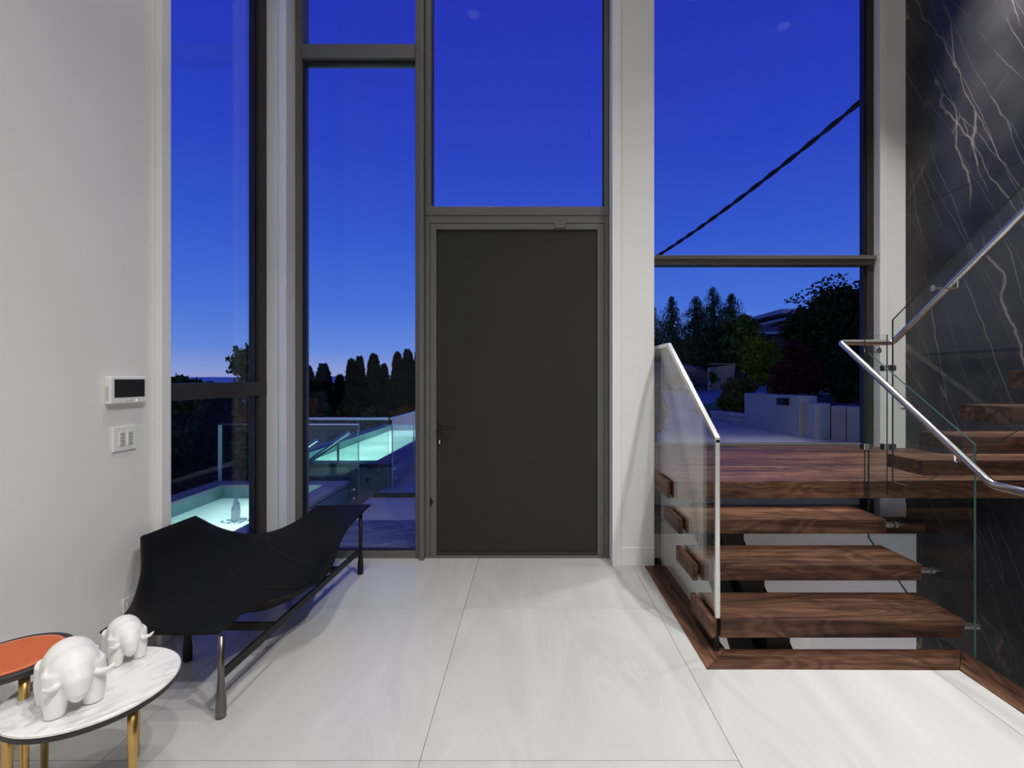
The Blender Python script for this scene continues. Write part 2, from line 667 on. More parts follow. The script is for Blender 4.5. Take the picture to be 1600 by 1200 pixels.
M['bark'] = simple('bark', (0.07, 0.05, 0.035), 0.9, var=0.3, scale=20)
M['cedar'] = leafmat('cedar_leaves', (0.006, 0.011, 0.008), (0.030, 0.045, 0.018), 0.15)
M['hedge'] = leafmat('hedge_leaves', (0.012, 0.022, 0.008), (0.075, 0.11, 0.025), 0.2)
M['spruce'] = leafmat('spruce_needles', (0.012, 0.030, 0.016), (0.085, 0.15, 0.035), 0.2, 1.2)
M['lime'] = leafmat('lime_leaves', (0.12, 0.20, 0.012), (0.40, 0.52, 0.035), 0.4)
M['maple'] = leafmat('red_maple_leaves', (0.035, 0.008, 0.010), (0.16, 0.030, 0.030), 0.3)
M['olive'] = leafmat('olive_leaves', (0.07, 0.07, 0.015), (0.30, 0.26, 0.06), 0.3)
M['decid'] = leafmat('dark_tree_leaves', (0.008, 0.018, 0.007), (0.06, 0.095, 0.020), 0.25)
M['cypress'] = leafmat('cypress_leaves', (0.05, 0.09, 0.012), (0.17, 0.25, 0.035), 0.2)
M['green'] = leafmat('bright_green_leaves', (0.02, 0.07, 0.015), (0.10, 0.24, 0.04), 0.3)
M['rust'] = leafmat('rust_leaves', (0.10, 0.03, 0.008), (0.42, 0.16, 0.03), 0.3)
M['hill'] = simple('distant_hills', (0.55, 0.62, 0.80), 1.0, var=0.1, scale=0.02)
M['ochre'] = simple('ochre_render', (0.55, 0.36, 0.14), 0.8, var=0.1, scale=2)
M['house'] = simple('dark_siding', (0.05, 0.055, 0.07), 0.7, var=0.1)
M['roof'] = simple('slate_roof', (0.06, 0.07, 0.10), 0.7, var=0.1)
M['fascia'] = simple('pale_fascia', (0.35, 0.38, 0.42), 0.6)
M['carpaint'] = simple('dark_car_paint', (0.008, 0.010, 0.018), 0.35, coat=0.2)
M['tyre'] = simple('tyre_rubber', (0.012, 0.012, 0.012), 0.8)
M['carglass'] = simple('tinted_glass', (0.02, 0.025, 0.04), 0.05)
M['redlens'] = simple('red_lens', (0.5, 0.01, 0.015), 0.2)
M['galv'] = simple('galvanised', (0.4, 0.42, 0.45), 0.4, metal=0.6)
M['cable'] = simple('black_cable', (0.01, 0.01, 0.014), 0.6)
M['block'] = simple('split_face_block', (0.46, 0.45, 0.41), 0.9, var=0.12, scale=14, bump=0.4)
M['lampglow'] = emit('lamp_diffuser', (1.0, 0.94, 0.86), 2.5)
M['poolglow'] = emit('pool_lamp_lens', (0.75, 1.0, 0.97), 8)


def lit_water():
    m, n, out = newmat('pool_water')
    lw = N(n, 'LayerWeight', Blend=0.5)
    p = N(n, 'Math', operation='POWER')
    n.links.new(lw.outputs['Facing'], p.inputs[0])
    p.inputs[1].default_value = 5.0
    ma = N(n, 'Math', operation='MULTIPLY_ADD')
    n.links.new(p.outputs[0], ma.inputs[0])
    ma.inputs[1].default_value = 0.5
    ma.inputs[2].default_value = 0.02
    geo = n.nodes.new('ShaderNodeNewGeometry')
    nz = N(n, 'TexNoise', Scale=9.0, Detail=3.0, Distortion=1.0)
    n.links.new(geo.outputs['Position'], nz.inputs['Vector'])
    c = mixc(n, nz.outputs[0], (0.70, 0.85, 0.85, 1), (0.88, 0.97, 0.96, 1))
    tl = n.nodes.new('ShaderNodeBsdfTranslucent')
    n.links.new(c, tl.inputs[0])
    tr = n.nodes.new('ShaderNodeBsdfTransparent')
    tr.inputs[0].default_value = (0.70, 0.88, 0.86, 1)
    m1 = N(n, 'MixShader', Fac=0.35)
    n.links.new(tl.outputs[0], m1.inputs[1])
    n.links.new(tr.outputs[0], m1.inputs[2])
    g = N(n, 'BsdfGlossy', Roughness=0.06)
    m2 = n.nodes.new('ShaderNodeMixShader')
    n.links.new(ma.outputs[0], m2.inputs[0])
    n.links.new(m1.outputs[0], m2.inputs[1])
    n.links.new(g.outputs[0], m2.inputs[2])
    n.links.new(m2.outputs[0], out.inputs[0])
    return m


M['water'] = lit_water()


def slate():
    m, n, out = newmat('blue_slate')
    b = N(n, 'BsdfPrincipled', Roughness=0.5)
    n.links.new(b.outputs[0], out.inputs[0])
    geo = n.nodes.new('ShaderNodeNewGeometry')
    rot = N(n, 'VectorRotate')
    rot.rotation_type = 'Z_AXIS'
    rot.inputs['Angle'].default_value = math.radians(-20)
    n.links.new(geo.outputs['Position'], rot.inputs['Vector'])
    mp = n.nodes.new('ShaderNodeMapping')
    mp.inputs['Scale'].default_value = (0.6, 3.0, 1)
    n.links.new(rot.outputs[0], mp.inputs[0])
    r = ridge(n, mp.outputs[0], 2.0, 0.03, 6.0, 0.4)
    c = mixc(n, mul(n, r, 0.4), lin(92, 97, 122), lin(180, 184, 200))
    n.links.new(c, b.inputs['Base Color'])
    return m


M['slate'] = slate()


def px(x, y, Y):
    return Vector(((x - CX) / F * Y, Y, CAMH - (y - CY) / F * Y))


# ================================================================== ROOM SHELL
XL, XM = -2.02, 3.90        # left wall face, marble wall face
YF = 3.84                   # entry glazing plane
YP = 3.686                  # pier faces
YB = 5.0                    # stair bay wall face
ST = 'structure'

# ---- floor with tiles
f = MB()
regions = [(-2.02, 0.868, -4.0, 3.84), (0.868, 2.11, -4.0, 2.374), (2.11, 3.9, -4.0, -1.2)]
for (a, b, c, d) in regions:
    f.box(a, b, c, d, -0.25, -0.014)
f.box(0.944, 3.9, 4.90, 5.12, -0.10, -0.005)
floor = tag(f.build('floor', M['subfloor'], base=(0, 0, 0)), 'large pale grey stone floor tiles of the entrance hall', kind=ST)
xs = [-0.419 + 1.2 * k for k in range(-2, 5)]
G = 0.0025
for i in range(len(xs) - 1):
    ys0 = 3.008 if xs[i] < 0.7 else 2.374
    ys = sorted([ys0 + 1.2 * k for k in range(-7, 3)] + ([3.008] if xs[i] > 0.7 and xs[i] < 0.9 else []))
    for j in range(len(ys) - 1):
        for (a, b, c, d) in regions:
            x0, x1 = max(xs[i] + G / 2, a), min(xs[i + 1] - G / 2, b)
            y0, y1 = max(ys[j] + G / 2, c), min(ys[j + 1] - G / 2, d)
            if x1 - x0 > 0.01 and y1 - y0 > 0.01:
                MB().box(x0, x1, y0, y1, -0.014, 0.0).build('tile', M['tile'], floor)

# ---- timber border round the stair opening (mitred boards)
def trim(name, pts, z0, z1, mat, label):
    o = MB().prism([(p[0], p[1], z0) for p in pts], (0, 0, z1 - z0)).build(name, mat, bevel=0.002)
    return tag(o, label, kind=ST)
trim('trim_1', [(0.868, 2.376), (1.03, 2.547), (1.03, 3.84), (0.868, 3.84)], -0.12, 0.004, M['wood_y'], 'dark walnut floor border running along the left of the stair opening')
trim('trim_2', [(0.869, 2.375), (1.031, 2.546), (2.28, 2.546), (2.11, 2.366)], -0.12, 0.004, M['wood_x'], 'dark walnut floor border in front of the lowest tread')
trim('trim_3', [(2.112, 2.365), (2.281, 2.545), (2.281, -1.2), (2.112, -1.2)], -0.12, 0.004, M['wood_y'], 'dark walnut floor border running beside the marble wall')
trim('trim_4', [(0.95, 4.75), (3.9, 4.75), (3.9, 4.90), (0.95, 4.90)], -0.10, 0.004, M['wood_x'], 'dark walnut floor edge below the landing window')

# ---- ceiling, rear wall
tag(MB().box(-2.2, 4.1, -4.15, 5.3, CEIL, CEIL + 0.15).build('ceiling', M['ceil']), 'white ceiling high above the hall', kind=ST)
tag(MB().box(-2.2, 4.1, -4.15, -4.0, -0.25, CEIL).build('wall_rear', M['paint']), 'plain white wall at the back of the hall', kind=ST)

# ---- left wall with side window opening
wl = MB().box(-2.17, XL, -4.0, 2.64, -0.25, CEIL).box(-2.17, XL, 2.64, 3.70, -0.25, 0.06).box(-2.17, XL, 2.64, 3.70, 6.05, CEIL)
wl = tag(wl.build('wall_left', M['paint'], base=(XL, 0, 0)), 'white wall with intercom and switch plate', kind=ST)
tag(MB().box(XL, -1.983, 2.575, 2.645, 0, CEIL).build('trim_5', M['trim'], bevel=0.004), 'white casing at the edge of the tall side window', kind=ST)
tag(MB().box(XL, XL + 0.014, -4, 2.575, 0, 0.14).build('baseboard_left', M['trim'], bevel=0.003), 'white baseboard along the intercom wall', kind=ST)

# ---- corner pier between side window and entry glazing
tag(MB().box(-2.17, -1.889, YP, 4.0, -0.25, CEIL).build('wall_corner', M['trim'], bevel=0.003), 'narrow white pier between two tall windows', kind=ST)
tag(MB().box(-1.935, -1.877, YP - 0.010, YP, 0, CEIL).build('trim_6', M['trim'], bevel=0.003), 'white casing strip on the narrow corner pier', kind=ST)

# ---- pier between door and stair bay
wp = MB().box(0.626, 0.944, YP, 4.0, -0.25, CEIL).box(0.80, 0.944, 4.0, 5.3, -0.25, CEIL)
tag(wp.build('wall_back', M['paint'], base=(0.785, YP, 0)), 'white pier between the entrance door and the stair window', kind=ST)
tag(MB().box(0.622, 0.688, YP - 0.012, YP, 0, CEIL).build('trim_7', M['trim'], bevel=0.003), 'white casing strip beside the entrance door', kind=ST)
tag(MB().box(0.688, 0.944, YP - 0.010, YP, 0, 0.1425).build('baseboard_back', M['trim'], bevel=0.003), 'short white baseboard at the foot of the door pier', kind=ST)

# ---- stair bay: right pier, head, basement walls
tag(MB().box(3.627, XM, YB, 5.3, -0.1, CEIL).build('wall_bay', M['paint'], base=(3.7, YB, 0)), 'white pier between the stair window and the marble wall', kind=ST)
tag(MB().box(3.627, 3.70, YB - 0.012, YB, 0, CEIL).build('trim_8', M['trim'], bevel=0.003), 'white casing strip at the right of the stair window', kind=ST)
tag(MB().box(3.70, XM, YB - 0.012, YB, 0, 0.14).build('baseboard_bay', M['trim'], bevel=0.003), 'short white baseboard below the landing beside the marble', kind=ST)
tag(MB().box(0.80, 4.05, 4.86, 5.0, -2.8, -0.10).build('wall_basement', M['paint']), 'white wall of the lower stairwell seen between the treads', kind=ST)
tag(MB().box(0.80, 1.0, 2.6, 4.86, -2.8, -0.12).build('wall_basement_side', M['paint']), 'white side wall of the lower stairwell under the first flight', kind=ST)
tag(MB().box(0.80, 2.2, 2.38, 2.52, -2.8, -0.12).build('wall_basement_front', M['paint']), 'white front wall of the lower stairwell below the floor border', kind=ST)
tag(MB().box(0.80, 4.05, -1.3, 5.0, -2.95, -2.8).build('floor_basement', M['tile']), 'pale floor of the level below the stairs', kind=ST)

# ---- marble wall of large slabs
wr = MB().box(XM + 0.02, XM + 0.15, -4.0, 5.3, -2.8, CEIL)
wr = tag(wr.build('wall_right', M['black'], base=(XM, 0, 0)), 'dark grey marble wall with pale veins beside the stairs', kind=ST)
rows = [-2.8, -0.03, 3.17, CEIL]
cols_ = [-4.0, -1.2, 1.9, 5.0]
for i in range(3):
    for j in range(3):
        MB().box(XM, XM + 0.02, cols_[j] + 0.0012, cols_[j + 1] - 0.0012, rows[i] + 0.0015, rows[i + 1] - 0.0015).build('marble_slab', M['marble'], wr)

# ================================================================== WINDOWS AND DOOR
def pane_y(x0, x1, z0, z1, y, par, mat='wglass'):
    return MB().box(x0, x1, y, y + 0.008, z0, z1).build('pane', M[mat], par)

# side window (in the left wall)
w1 = empty('window_1', (-2.06, 3.17, 0.06), 'tall dark framed side window beside the intercom wall', kind=ST)
MB().box(-2.11, -2.03, 3.585, YP, 0.06, 6.05).build('frame_jamb', M['frame_dark'], w1, bevel=0.003)
MB().box(-2.11, -2.03, 2.645, 2.70, 0.06, 6.05).build('frame_jamb', M['frame_dark'], w1, bevel=0.003)
MB().box(-2.115, -2.028, 2.70, YP, 1.311, 1.411).build('frame_rail', M['frame_dark'], w1, bevel=0.003)
MB().box(-2.11, -2.03, 2.70, 3.585, 0.06, 0.13).build('frame_rail', M['frame_dark'], w1, bevel=0.003)
MB().box(-2.09, -2.055, 3.568, 3.585, 0.13, 6.05).build('gasket', M['gasket'], w1)
for z0, z1 in ((0.13, 1.311), (1.411, 6.05)):
    MB().box(-2.085, -2.077, 2.70, 3.575, z0, z1).build('pane', M['wglass'], w1)

# entry side light
w2 = empty('window_2', (-1.38, YF, 0), 'tall grey framed side light left of the entrance door', kind=ST)
MB().box(-1.889, -1.833, YF, YF + 0.12, 0, 6.1).build('frame_jamb', M['frame'], w2, bevel=0.003)
MB().box(-0.927, -0.884, YF, YF + 0.12, 0, 6.1).build('frame_jamb', M['frame'], w2, bevel=0.003)
MB().box(-0.884, -0.849, YF - 0.05, YF + 0.12, 0, 6.1).build('mullion_fin', M['frame'], w2, bevel=0.003)
MB().box(-1.833, -0.927, YF, YF + 0.12, 0, 0.058).build('frame_rail', M['frame'], w2, bevel=0.003)
MB().box(-1.833, -0.927, YF - 0.012, YF + 0.12, 3.995, 4.107).build('frame_rail', M['frame'], w2, bevel=0.003)
MB().box(-1.833, -0.927, YF + 0.02, YF + 0.05, 3.968, 3.995).build('gasket', M['gasket'], w2)
MB().box(-1.833, -1.820, YF + 0.012, YF + 0.05, 0.058, 3.995).build('gasket', M['gasket'], w2)
MB().box(-0.931, -0.927, YF + 0.012, YF + 0.05, 0.058, 3.995).build('gasket', M['gasket'], w2)
MB().box(-1.833, -0.927, YF + 0.012, YF + 0.05, 0.058, 0.068).build('gasket', M['gasket'], w2)
pane_y(-1.825, -0.928, 0.06, 3.98, YF + 0.03, w2)
pane_y(-1.825, -0.928, 4.107, 6.1, YF + 0.03, w2)

# transom light over the door
w3 = empty('window_3', (-0.11, YF, 2.679), 'square transom window above the entrance door', kind=ST)
MB().box(-0.849, -0.800, YF, YF + 0.12, 2.812, 6.1).build('frame_jamb', M['frame'], w3, bevel=0.003)
MB().box(0.584, 0.622, YF, YF + 0.12, 2.812, 6.1).build('frame_jamb', M['frame'], w3, bevel=0.003)
MB().box(-0.849, 0.622, YF - 0.008, YF + 0.12, 2.742, 2.812).build('frame_rail', M['frame'], w3, bevel=0.003)
MB().box(-0.800, -0.790, YF + 0.012, YF + 0.05, 2.812, 6.1).build('gasket', M['gasket'], w3)
MB().box(0.576, 0.584, YF + 0.012, YF + 0.05, 2.812, 6.1).build('gasket', M['gasket'], w3)
pane_y(-0.795, 0.582, 2.812, 6.1, YF + 0.03, w3)

# entrance door
d1 = empty('door_1', (-0.11, YF, 0), 'wide charcoal entrance door in a grey metal frame', kind=ST)
MB().box(-0.849, -0.812, YF, YF + 0.12, 0, 2.742).build('frame_jamb', M['frame'], d1, bevel=0.003)
MB().box(0.587, 0.622, YF, YF + 0.12, 0, 2.742).build('frame_jamb', M['frame'], d1, bevel=0.003)
MB().box(-0.812, 0.587, YF, YF + 0.12, 2.682, 2.742).build('frame_head', M['frame'], d1, bevel=0.003)
MB().box(-0.812, 0.587, YF, YF + 0.10, 0, 0.020).build('threshold', M['frame'], d1, bevel=0.003)
lf = MB().box(-0.760, 0.532, YF + 0.022, YF + 0.07, 0.045, 2.633).build('leaf_panel', M['door'], d1, bevel=0.002)
MB().box(-0.809, -0.760, YF + 0.004, YF + 0.075, 0.022, 2.679).build('leaf_stile', M['frame'], d1, bevel=0.002)
MB().box(0.532, 0.584, YF + 0.004, YF + 0.075, 0.022, 2.679).build('leaf_stile', M['frame'], d1, bevel=0.002)
MB().box(-0.760, 0.532, YF + 0.004, YF + 0.075, 2.633, 2.679).build('leaf_rail', M['frame'], d1, bevel=0.002)
MB().box(-0.760, 0.532, YF + 0.010, YF + 0.075, 0.022, 0.045).build('leaf_rail', M['frame_dark'], d1, bevel=0.002)
hd = MB().lathe([(0.026, 0), (0.026, 0.01)], (0, 0, 0), 20)
hd.v = [(-0.738 + v[0], YF + 0.022 - v[2], 1.042 + v[1]) for v in hd.v]
hd.box(-0.748, -0.728, YF - 0.035, YF + 0.022, 1.032, 1.052)
hd.box(-0.748, -0.602, YF - 0.045, YF - 0.027, 1.031, 1.052)
tag(hd.build('lever_handle', M['black'], d1, bevel=0.003), 'black lever handle')
kc = MB().lathe([(0.022, 0), (0.022, 0.006), (0.012, 0.008), (0.012, 0.018)], (0, 0, 0), 20)
kc.v = [(-0.732 + v[0], YF + 0.022 - v[2], 0.930 + v[1]) for v in kc.v]
kc = kc.build('key_cylinder', M['black'], d1, smooth=False)
kt = MB().box(-0.7375, -0.7265, YF - 0.006, YF + 0.004, 0.915, 0.947)
tag(kt.build('thumb_turn', M['chrome'], kc, bevel=0.003), 'bright steel thumb turn')
MB().prism([(-0.806, YF - 0.001, 0.405), (-0.784, YF - 0.001, 0.450), (-0.806, YF - 0.001, 0.492)], (0, 0.006, 0)).build('arrow_plate', M['black'], d1)
cb = MB().box(0.184, 0.276, YF - 0.012, YF + 0.004, 2.640, 2.681)
tag(cb.build('door_contact', M['frame'], d1, bevel=0.004), 'small grey contact sensor at the door head')

# stair bay window
YG = 5.08
w4 = empty('window_4', (2.3, YG, 0.0), 'large stair window looking on to driveway and garden', kind=ST)
MB().box(3.555, 3.627, YG, YG + 0.12, 0, 6.1).build('frame_jamb', M['frame_dark'], w4, bevel=0.003)
MB().box(0.944, 1.01, YG, YG + 0.12, 0, 6.1).build('frame_jamb', M['frame_dark'], w4, bevel=0.003)
MB().box(0.944, 3.627, YG - 0.01, YG + 0.12, 2.640, 2.725).build('frame_rail', M['frame'], w4, bevel=0.003)
MB().box(0.944, 3.640, YG - 0.045, YG, 2.690, 2.732).build('frame_ledge', M['frame'], w4, bevel=0.003)
MB().box(1.01, 3.555, YG, YG + 0.12, 0, 0.07).build('frame_rail', M['frame_dark'], w4, bevel=0.003)
MB().box(1.01, 3.555, YG, YG + 0.12, 0.70, 0.745).build('frame_rail', M['frame'], w4, bevel=0.003)
MB().box(3.536, 3.555, YG + 0.02, YG + 0.06, 0.07, 6.1).build('gasket', M['gasket'], w4)
pane_y(1.01, 3.553, 0.07, 0.70, YG + 0.04, w4)
pane_y(1.01, 3.553, 0.745, 2.640, YG + 0.04, w4)
pane_y(1.01, 3.553, 2.725, 6.1, YG + 0.04, w4)

# ================================================================== STAIRCASE
R1, GO = 0.181, 0.278
st = empty('staircase', (1.6, 2.6, 0), 'dark walnut open riser staircase on a black steel spine', 'staircase')
TH = 0.094
for k in range(1, 4):
    zt = k * R1
    y0 = 2.5 + (k - 1) * GO
    MB().box(0.987, 2.26, y0, y0 + 0.325, zt - TH, zt).build('tread', M['wood_x'], st, bevel=0.003)
    tag(MB().box(0.936, 0.965, y0, y0 + 0.325, zt - TH, zt).build('tread_end_block', M['wood_y'], st, bevel=0.002), 'walnut end block outside the glass')
    so = MB().tube([(2.26, y0 + 0.035, zt - TH / 2), (2.322, y0 + 0.035, zt - TH / 2)], 0.019, 16)
    so.tube([(2.336, y0 + 0.035, zt - TH / 2), (2.350, y0 + 0.035, zt - TH / 2)], 0.022, 16)
    tag(so.build('standoff', M['chrome'], st, smooth=False), 'polished steel glass standoff')
ZL = 4 * R1
ld = MB().box(0.987, XM - 0.003, 3.335, YB - 0.014, ZL - 0.118, ZL - 0.022).box(1.0, 3.62, YB - 0.014, YG - 0.005, ZL - 0.118, ZL - 0.022).build('landing', M['wood_x'], st, bevel=0.002)
npk = 12
for i in range(npk):
    ya = 3.333 + (YG - 0.005 - 3.333) * i / npk
    yb = 3.333 + (YG - 0.005 - 3.333) * (i + 1) / npk
    MB().box(0.986, XM - 0.003 if yb < 4.96 else 3.622, ya + 0.0015, yb - 0.0015, ZL - 0.022, ZL).build('plank', M['wood_x'], ld, bevel=0.0015)
MB().box(0.947, 0.965, 3.333, 3.68, ZL - 0.118, ZL).build('tread_end_block', M['wood_y'], st, bevel=0.002)
UP = [(0.910, 3.370), (1.100, 3.094), (1.290, 2.803), (1.480, 2.517), (1.67, 2.23), (1.86, 1.945), (2.05, 1.66), (2.24, 1.375), (2.43, 1.09)]
for zt, yf in UP:
    MB().box(2.50, XM - 0.003, yf - 0.31, yf, zt - 0.092, zt).build('tread', M['wood_x'], st, bevel=0.003)
# black spine
sl = R1 / GO
zA = lambda y: 0.181 - TH + (y - 2.80) * sl
MB().prism([(1.22, 2.56, zA(2.56)), (1.22, 3.40, zA(3.40)), (1.22, 3.70, zA(3.40)), (1.22, 3.70, zA(3.40) - 0.12), (1.22, 2.56, zA(2.56) - 0.45)], (0.205, 0, 0)).build('stringer', M['stringer'], st)
for k in range(1, 4):
    y0 = 2.5 + (k - 1) * GO
    zt = k * R1 - TH
    MB().prism([(1.26, y0 + 0.06, zt), (1.26, y0 + 0.30, zt), (1.26, y0 + 0.30, zA(y0 + 0.30) - 0.02), (1.26, y0 + 0.06, zA(y0 + 0.06) - 0.02)], (0.12, 0, 0)).build('tread_bracket', M['stringer'], st)

# ---- glass balustrades
def gpane(pts, vec, par, mats=('bglass', 'gedge'), name='pane'):
    return MB().prism(pts, vec, 0, 1).build(name, [M[m] for m in mats], par)

xg = 0.970
b1 = empty('glass_balustrade', (0.976, 3.0, 0), 'clear glass stair guard with steel cap rail beside the door pier', 'balustrade')
gpane([(xg, 2.53, 0.004), (xg, 2.53, 1.113), (xg, 3.405, 1.667), (xg, 5.06, 1.667), (xg, 5.06, 0.004)], (0.012, 0, 0), b1)
cr = MB()
for (a, b) in (((0.976, 2.525, 0.181), (0.976, 2.525, 1.128)),):
    cr.box(0.964, 0.990, 2.512, 2.534, 0.181, 1.120)
tag(cr.build('edge_channel', M['steel'], b1, bevel=0.003), 'brushed steel edge channel')
cr = MB().prism([(0.962, 2.512, 1.100), (0.962, 2.512, 1.128), (0.962, 3.400, 1.690), (0.962, 5.06, 1.690), (0.962, 5.06, 1.662), (0.962, 3.408, 1.662)], (0.030, 0, 0))
tag(cr.build('cap_rail', M['steel'], b1, bevel=0.003), 'brushed steel cap rail')
MB().box(0.964, 0.990, 2.526, 2.536, 0.004, 0.181).build('edge_channel', M['black'], b1)

xg2 = 2.324
b2 = empty('glass_balustrade', (2.33, 2.9, 0), 'clear glass guard on the marble side of the lower flight', 'balustrade')
gpane([(xg2, 2.52, -0.05), (xg2, 2.52, 1.094), (xg2, 3.315, 1.615), (xg2, 3.315, 0.34), (xg2, 2.83, 0.01), (xg2, 2.83, -0.05)], (0.012, 0, 0), b2)
b3 = empty('glass_balustrade', (2.38, 3.31, ZL), 'narrow upright glass panel at the front of the landing', 'balustrade')
gpane([(2.30, 3.305, ZL - 0.09), (2.455, 3.305, ZL - 0.09), (2.455, 3.305, 1.740), (2.30, 3.305, 1.740)], (0, 0.012, 0), b3)
xg4 = 2.464
b4 = empty('glass_balustrade', (2.47, 2.5, ZL), 'sloping glass guard of the upper flight beside the marble wall', 'balustrade')
gpane([(xg4, 3.28, 0.735), (xg4, 3.28, 1.838), (xg4, 1.0, 1.838 + 0.66 * 2.28), (xg4, 1.0, 0.745 + 0.67 * 2.087), (xg4, 3.087, 0.735)], (0.012, 0, 0), b4)

def clamp(cx, cy, cz, w, par):
    c = MB().box(cx - w / 2, cx + w / 2, cy - 0.014, cy + 0.026, cz - 0.021, cz + 0.021).build('clamp', M['steel'], par, bevel=0.003)
    tag(c, 'brushed steel glass clamp')
    MB().box(cx - w / 2 - 0.008, cx - w / 2, cy - 0.008, cy + 0.02, cz - 0.018, cz + 0.018).build('clamp_pad', M['gasket'], c)
    MB().box(cx + w / 2, cx + w / 2 + 0.008, cy - 0.008, cy + 0.02, cz - 0.018, cz + 0.018).build('clamp_pad', M['gasket'], c)
clamp(2.462, 3.305, 1.510, 0.075, b3)
clamp(2.462, 3.305, 0.968, 0.075, b3)
clamp(2.305, 3.305, 0.968, 0.040, b3)
kn = MB().tube([(2.375, 3.300, 1.630), (2.375, 3.280, 1.630)], 0.022, 24)
tag(kn.build('glass_fixing', M['steel'], b3, bevel=0.002), 'round steel glass fixing')

# ---- handrail
hr = empty('stair_handrail', (2.25, 2.9, 0.92), 'round brushed steel handrail climbing both stair flights', 'handrail')
path = [(2.25, 1.65, 0.92), (2.25, 2.34, 0.92), (2.25, 3.494, 1.70), (2.632, 3.494, 1.70), (2.632, 1.0, 1.70 + 0.675 * 2.494)]
def fillet(path, r=0.03, n=5):
    out = [Vector(path[0])]
    for i in range(1, len(path) - 1):
        p, a, b = Vector(path[i]), Vector(path[i - 1]), Vector(path[i + 1])
        da, db = (a - p).normalized(), (b - p).normalized()
        A, B = p + da * r, p + db * r
        for k in range(n + 1):
            t = k / n
            out.append(A * (1 - t) ** 2 + p * 2 * t * (1 - t) + B * t * t)
    out.append(Vector(path[-1]))
    return out
MB().tube(fillet(path, 0.03), 0.0205, 16).build('rail', M['steel'], hr, smooth=True)
for (y, z, x0, x1) in ((2.93, 0.92 + 0.676 * (2.93 - 2.34), 2.25, 2.324), (2.55, 0.92 + 0.676 * 0.21, 2.25, 2.324)):
    MB().tube(fillet([(x0, y, z - 0.015), (x0, y, z - 0.065), (x1, y, z - 0.065)], 0.015), 0.006, 10).tube([(x1 - 0.006, y, z - 0.065), (x1, y, z - 0.065)], 0.02, 16).build('bracket', M['chrome'], hr, smooth=False)
for y in (2.96, 2.2):
    z = 1.70 + 0.675 * (3.494 - y)
    MB().tube(fillet([(2.632, y, z - 0.015), (2.632, y, z - 0.065), (2.476, y, z - 0.065)], 0.015), 0.006, 10).tube([(2.482, y, z - 0.065), (2.476, y, z - 0.065)], 0.02, 16).build('bracket', M['chrome'], hr, smooth=False)

# ================================================================== BENCH
bench = empty('lounge_bench', (-1.55, 2.8, 0), 'black leather sling bench with slim dark metal legs', 'bench')
def lerp(a, b, t):
    return Vector(a) * (1 - t) + Vector(b) * t
S = [
    [(-1.842, 2.050, .352), (-1.72, 2.05, .350), (-1.60, 2.05, .349), (-1.47, 2.05, .349), (-1.335, 2.050, .352)],
    [(-1.800, 2.140, .405), (-1.72, 2.14, .352), (-1.58, 2.14, .325), (-1.46, 2.14, .326), (-1.335, 2.150, .350)],
    [(-1.843, 2.270, .517), (-1.775, 2.27, .395), (-1.62, 2.27, .310), (-1.47, 2.26, .300), (-1.345, 2.255, .352)],
    [(-1.925, 2.372, .622), (-1.84, 2.37, .44), (-1.65, 2.37, .303), (-1.46, 2.37, .272), (-1.325, 2.370, .328)],
    [(-1.946, 2.400, .650), (-1.855, 2.40, .455), (-1.66, 2.40, .305), (-1.46, 2.40, .270), (-1.320, 2.400, .322)],
    [(-1.948, 2.430, .650), (-1.858, 2.43, .456), (-1.66, 2.43, .300), (-1.45, 2.425, .262), (-1.300, 2.425, .318)],
    [(-1.950, 2.520, .648), (-1.86, 2.52, .455), (-1.66, 2.52, .290), (-1.42, 2.50, .232), (-1.240, 2.500, .312)],
    [(-1.950, 2.640, .646), (-1.86, 2.64, .450), (-1.65, 2.62, .280), (-1.38, 2.60, .222), (-1.180, 2.600, .318)],
    [(-1.950, 2.770, .642), (-1.85, 2.77, .440), (-1.63, 2.74, .280), (-1.36, 2.72, .228), (-1.160, 2.700, .325)],
    [(-1.948, 2.800, .628), (-1.845, 2.80, .435), (-1.625, 2.77, .280), (-1.36, 2.745, .245), (-1.161, 2.725, .330)],
    [(-1.920, 2.950, .520), (-1.80, 2.94, .400), (-1.60, 2.90, .290), (-1.36, 2.86, .280), (-1.170, 2.850, .358)],
    [(-1.840, 3.070, .445), (-1.74, 3.06, .372), (-1.56, 3.03, .310), (-1.36, 3.00, .322), (-1.190, 2.970, .412)],
    [(-1.730, 3.200, .416), (-1.65, 3.20, .375), (-1.50, 3.19, .350), (-1.35, 3.18, .385), (-1.210, 3.160, .452)],
    [(-1.640, 3.380, .440), (-1.56, 3.38, .425), (-1.43, 3.38, .425), (-1.32, 3.39, .450), (-1.210, 3.390, .476)],
    [(-1.600, 3.580, .486), (-1.50, 3.585, .487), (-1.41, 3.59, .488), (-1.31, 3.595, .489), (-1.205, 3.600, .490)],
]
def cr1(P, t):
    n = len(P) - 1
    x = min(max(t, 0), 0.99999) * n
    i = int(x)
    u = x - i
    p1, p2 = Vector(P[i]), Vector(P[i + 1])
    p0 = Vector(P[i - 1]) if i > 0 else p1 * 2 - p2
    p3 = Vector(P[i + 2]) if i + 2 <= n else p2 * 2 - p1
    return 0.5 * ((2 * p1) + (p2 - p0) * u + (2 * p0 - 5 * p1 + 4 * p2 - p3) * u * u + (3 * p1 - p0 - 3 * p2 + p3) * u ** 3)
NU, NV = 112, 24
def sling(u, v):
    row = [cr1([S[i][j] for i in range(len(S))], u) for j in range(5)]
    return cr1(row, v)
